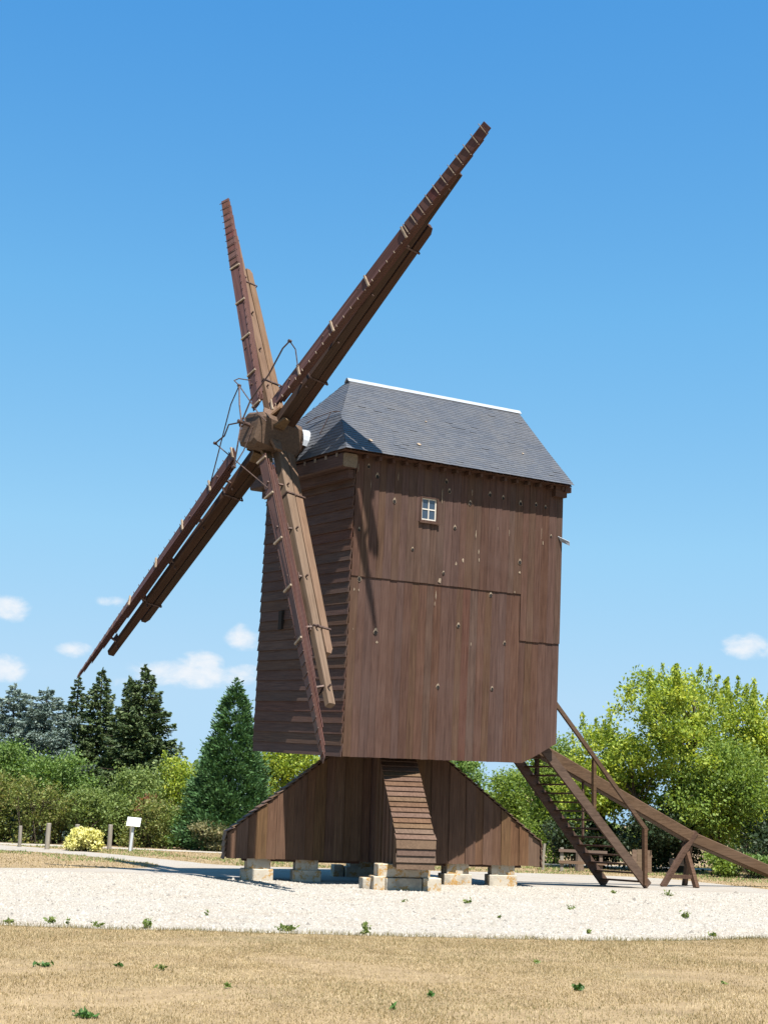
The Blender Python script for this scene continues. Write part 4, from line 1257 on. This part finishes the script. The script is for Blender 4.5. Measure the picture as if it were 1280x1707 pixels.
# behind the trestle
TG = 'trees behind the windmill'
broad('leafy_tree', 'yellow-green tree seen between the sequoia and the mill body', 'tree', -4.0, 68, 5.4, 4.2, LF_YEL, 13000, .13, 1, .08, 4, .34, TG)
broad('leafy_tree', 'green tree showing behind the left half of the trestle', 'tree', -1.4, 70, 5.2, 4.4, LF_MID, 11000, .13, 1, .06, 0, .34, TG)
broad('leafy_tree', 'dark green tree directly behind the right slope of the trestle', 'tree', 3.2, 60, 5.0, 3.6, LF_MID, 13000, .12, 1, .05, 4, .3, TG)
broad('leafy_tree', 'low light green tree under the gap of sky right of the trestle', 'tree', 6.3, 64, 3.7, 4.0, LF_LIME, 18000, .1, 1, .04, 2, .3, TG)
broad('leafy_tree', 'fresh green bush behind the staircase treads', 'tree', 6.6, 57, 2.7, 3.2, LF_LIME, 16000, .09, 3, .0, 0, .28, TG)
# right side
RG = 'yellow-green trees right of the windmill'
broad('leafy_tree', 'tallest yellow-green tree with upright shoots behind the tail pole', 'tree', 10.5, 51, 6.7, 4.8, LF_YEL, 33000, .11, 1, .10, 22, .25, RG, trunk_r=.2, twigs=125)
broad('leafy_tree', 'yellow-green tree at the right edge of the picture', 'tree', 13.2, 53, 6.5, 4.4, LF_YEL, 30000, .11, 1, .08, 20, .25, RG, twigs=120)
broad('leafy_tree', 'smaller yellow-green tree behind the handrail, left of the tallest one', 'tree', 8.0, 52.5, 5.2, 3.6, LF_YEL, 21000, .10, 1, .08, 10, .24, RG, twigs=110)
broad('leafy_tree', 'bright green tree filling in below the two tall yellow-green trees', 'tree', 11.6, 50, 4.3, 4.2, LF_LIME, 32000, .092, 1, .06, 0, .34, RG)
broad('leafy_tree', 'green tree right of the mill wall, behind the top of the stairs', 'tree', 6.9, 56.5, 4.7, 3.2, LF_LIME, 18000, .092, 1, .06, 3, .3, RG)
UG = 'undergrowth along the right-hand lawn'
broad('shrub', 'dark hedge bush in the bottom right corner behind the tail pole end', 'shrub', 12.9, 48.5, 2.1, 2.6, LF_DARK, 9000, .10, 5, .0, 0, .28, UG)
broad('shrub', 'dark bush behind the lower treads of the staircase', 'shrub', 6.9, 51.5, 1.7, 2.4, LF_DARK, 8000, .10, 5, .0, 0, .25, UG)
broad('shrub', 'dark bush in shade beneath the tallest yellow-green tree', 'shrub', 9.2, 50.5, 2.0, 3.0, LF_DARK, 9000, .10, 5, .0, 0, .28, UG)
broad('shrub', 'small green shrub on the grass right of the A-shaped prop', 'shrub', 11.1, 47.6, .85, 1.3, LF_LIME, 3500, .08, 5, .0, 0, .2, UG)
broad('shrub', 'low weedy shrub between the prop and the dark corner bush', 'shrub', 12.0, 47.2, .75, 1.2, LF_MID, 3000, .08, 5, .0, 0, .2, UG)
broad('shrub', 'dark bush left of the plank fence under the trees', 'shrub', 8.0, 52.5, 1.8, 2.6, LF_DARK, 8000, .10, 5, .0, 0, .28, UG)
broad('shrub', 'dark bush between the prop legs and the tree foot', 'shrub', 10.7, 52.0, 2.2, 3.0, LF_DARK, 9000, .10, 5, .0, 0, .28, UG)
# the cream shrub on the lawn
broad('cream_shrub', 'low rounded cream-yellow shrub on the lawn left of the white sign', 'shrub', -10.3, 53.2, .74, 2.75, LF_CREAM, 10500, .085, 8, .0, 0, .19, None, depth=1.4)

# mass of woodland beyond, closing the gaps near the ground
parts_ = []
n = 26000
xs = rng.uniform(-60, 60, n)
hh = 2.2 + 1.0 * np.sin(xs * .33) + .7 * np.sin(xs * .91 + 1)
P = np.stack([xs, 96 + rng.uniform(0, 8, n), rng.uniform(0, 1, n) ** .7 * hh], 1)
wd_ = link('distant_wood', fast_mesh('distant_wood', *leaves(P, np.tile([0, 0, .3], (n, 1)), .42, .3, .9), LF_OLIVE))
wd_['kind'] = 'stuff'

# ------------------------------------------------------------------ road posts, sign, fences
POST = [(-13.21, 55.89, .78, 'thin leaning wooden post nearest the left edge, beside the road'), (-11.77, 54.03, .93, 'thick grey wooden post left of the cream shrub'),
        (-11.05, 55.6, .9, 'wooden post rising behind the left part of the cream shrub'), (-9.95, 56.4, .92, 'wooden post rising behind the right end of the cream shrub'),
        (-9.12, 56.3, .88, 'pale wooden post directly behind the white sign')]
for x, y, h, lb in POST:
    r = .07 if h < .8 else .09
    b = MB()
    b.tube([(0, 0, -.05), (0, 0, h * .5), (.01, 0, h - .02), (.01, 0, h)], [r, r * .97, r * .95, r * .8], 9)
    ob = b.build('wooden_post', GREYWOOD)
    ob.location = (x, y, 0)
    ob.rotation_euler = (jit(.02), jit(.02), jit(3))
    tag(ob, lb, 'post', 'wooden posts along the road')

sg = thing('sign', 'white rectangular notice sign on a pale metal post', 'sign', (-8.94, 55.06, 0))
MB().beam((0, 0, -.05), (.07, .0, 1.02), .085, .05, up=(0, 1, 0)).build('sign_post', GALV, sg)
tilt = Matrix.Translation((.08, -.055, 1.06)) @ Matrix.Rotation(.07, 4, 'Y') @ Matrix.Rotation(R(-24), 4, 'X')
pn = MB()
pn.prism([(-.25, -.012, -.17), (.25, -.012, -.17), (.25, -.012, .17), (-.25, -.012, .17)], [(-.25, .012, -.17), (.25, .012, -.17), (.25, .012, .17), (-.25, .012, .17)])
pn_ = pn.build('sign_panel', WHITE, sg, tilt)
lt = MB()
xx = -.15
for i in range(11):
    wv = random.uniform(.014, .026)
    if i == 5:
        xx += .05
    lt.box(xx, xx + wv, -.0165, -.0125, .085, .085 + random.uniform(.022, .034))
    xx += wv + .006
lt.build('lettering', LETTER, pn_)

rf = thing('rail_fence', 'short rustic two-rail fence seen under the staircase', 'fence', (6.1, 48.3, 0), -.12)
for xx, hh_, mt in ((0, .75, GREYWOOD), (1.25, .66, FENCEW)):
    MB().box(xx - .055, xx + .055, -.055, .055, -.05, hh_, .01).build('post', mt, rf)
for zz in (.66, .30):
    MB().beam((-.1, -.085, zz), (1.45, -.085, zz - .02), .05, .09).build('rail', FENCEW, rf)
sp_ = MB().tube([(0, 0, -.05), (0, 0, .2), (.01, 0, .62)], [.17, .14, .13], 9).build('tree_stump', FENCEW)
sp_.location = (6.75, 48.9, 0)
tag(sp_, 'brown cut tree stump beside the rustic rail fence', 'stump')
gp = MB().tube([(0, 0, -.05), (0, 0, .4), (.02, 0, .85)], [.055, .05, .045], 7).build('leaning_post', GREYWOOD)
gp.location = (5.55, 48.9, 0)
gp.rotation_euler = (0, .05, 0)
tag(gp, 'weathered grey post just right of the trestle end', 'post')
pf = thing('plank_fence', 'piece of dark brown plank fence beneath the tallest tree', 'fence', (8.55, 49.3, 0), -.05)
for i in range(4):
    MB().box(i * .16, i * .16 + .15, -.012, .012, 0, .74 + jit(.03)).build('plank', FENCEW, pf)
MB().box(-.02, .66, .014, .05, .5, .58).build('rail', FENCEW, pf)

# pale house glimpsed far behind
m, k, o = new_mat('pale_render')
finish(k, o, (0.62, 0.53, 0.47), 0.9)
REND = m
m, k, o = new_mat('clay_tiles')
finish(k, o, (0.33, 0.2, 0.14), 0.85)
TILE = m
hs_ = thing('far_house', 'pale cottage glimpsed through the leaves right of the trestle', 'house', (10.3, 92, 0), .2)
MB().box(-1.3, 1.3, -2, 2, 0, 2.3).build('wall', REND, hs_)
MB().prism([(-1.5, -2.3, 2.25), (-1.5, 2.3, 2.25), (-1.5, 0, 3.5)], [(1.5, -2.3, 2.25), (1.5, 2.3, 2.25), (1.5, 0, 3.5)]).build('roof', TILE, hs_)
MB().box(-.4, .4, -2.04, -2.005, .8, 1.7).build('window', GLASS, hs_)

# ------------------------------------------------------------------ weeds


def weed(x, y, h, w_, n, mat, label, tall=.5):
    if y < 19: h, w_, n = h * .75, w_ * .8, max(9, int(n * .6))
    t = MB()
    idx = rng.integers(0, 6, n)
    st_ = np.stack([np.clip(rng.normal(0, w_ * .24, 6), -.4 * w_, .4 * w_), np.clip(rng.normal(0, w_ * .18, 6), -.3 * w_, .3 * w_), rng.uniform(.5, 1, 6) * h], 1)
    f = rng.uniform(.1, 1, n)
    P = st_[idx] * np.stack([f, f, f], 1) + rng.normal(0, 1, (n, 3)) * np.array([w_ * .09, w_ * .09, h * .05])
    P[:, 2] = np.maximum(P[:, 2], .012)
    Dn = rng.normal(0, 1, (n, 3))
    Dn[:, 2] = np.abs(Dn[:, 2]) * tall * 2
    V, Fq = leaves(P, Dn, .065, .028, .3)
    V[:, 2] = np.maximum(V[:, 2], .004)
    ob = link('weed', fast_mesh('weed', V, Fq, mat))
    ob.location = (x, y, .004)
    tag(ob, label, 'weed', 'weeds in the gravel and the dry lawn')
    return ob


WD = [(-3.01, 20.30, .17, .22, 70, LF_WEED, 'upright leafy weed on the lawn edge, tallest one left of the windmill'),
      (-4.36, 20.6, .13, .18, 45, LF_WEED, 'branching weed in the gravel edge near the left border, right one of the pair'),
      (-4.87, 20.45, .07, .20, 28, LF_WEED, 'low straggling weed in the gravel edge at the very left border'),
      (-4.13, 20.55, .10, .10, 22, LF_WEED, 'small weed at the gravel edge, between the branching pair and the tallest weed'),
      (-3.65, 20.30, .08, .22, 28, LF_WEED, 'flat greyish weed on the edge just left of the tallest weed'),
      (-1.15, 20.62, .10, .36, 100, LF_WEED, 'broad bright green weed clump at the gravel edge below the left piers'),
      (-.08, 20.53, .17, .25, 60, LF_WEED, 'scraggy upright weed at the gravel edge below the wide front pier'),
      (1.79, 28.44, .10, .28, 60, LF_WEED, 'green weed tuft in the gravel in front of the yellow-spotted pier'),
      (3.67, 27.61, .09, .26, 26, LF_WEED, 'sparse weed in the gravel below the foot of the staircase'),
      (3.16, 21.92, .08, .09, 20, LF_WEED, 'tiny weed near the gravel edge right of centre'),
      (6.72, 34.01, .16, .42, 60, LF_WEED, 'yellowish weed tuft in the gravel just left of the prop legs'),
      (5.43, 26.06, .17, .20, 60, LF_WEED, 'bushy upright weed alone in the gravel on the right'),
      (5.01, 22.11, .07, .24, 40, LF_WEED, 'low green weed at the gravel edge near the right border'),
      (.59, 28.18, .06, .16, 16, LF_WEED, 'very small weed in the gravel in front of the wide front pier'),
      (2.1, 24.6, .06, .10, 14, LF_WEED, 'tiny weed in the open gravel below the right-hand piers'),
      (-2.51, 23.1, .09, .1, 18, LF_WEED, 'small thin weed in the open gravel below the leftmost pier'),
      (5.53, 34.31, .10, .3, 26, LF_WEED, 'faint weed in the gravel at the foot of the staircase'),
      (-2.14, 11.77, .05, .38, 150, LF_WEEDD, 'dark green leafy patch in the dry lawn at the bottom left'),
      (-3.27, 15.24, .06, .30, 60, LF_WEEDD, 'green rosette in the dry lawn near the left border'),
      (-2.55, 15.4, .05, .14, 30, LF_WEEDD, 'small green rosette in the lawn, second from the left'),
      (-2.08, 15.26, .08, .2, 34, LF_WEED, 'pale green weed in the lawn, third from the left in the upper row'),
      (-1.29, 13.93, .08, .08, 16, LF_WEED, 'thin green sprout in the lawn left of centre'),
      (.55, 13.78, .06, .15, 30, LF_WEEDD, 'small dark weed in the lawn below the wide front pier'),
      (2.01, 14.63, .08, .24, 60, LF_WEEDD, 'broad-leaved weed in the lawn right of centre'),
      (3.65, 15.6, .05, .16, 20, LF_WEED, 'small weed in the lawn near the right border'),
      (.21, 12.79, .07, .07, 14, LF_WEEDD, 'little dark sprout near the bottom edge at the centre'),
      (1.91, 17.2, .04, .14, 18, LF_WEED, 'flat weed high on the lawn right of centre')]
for a in WD: weed(*a)
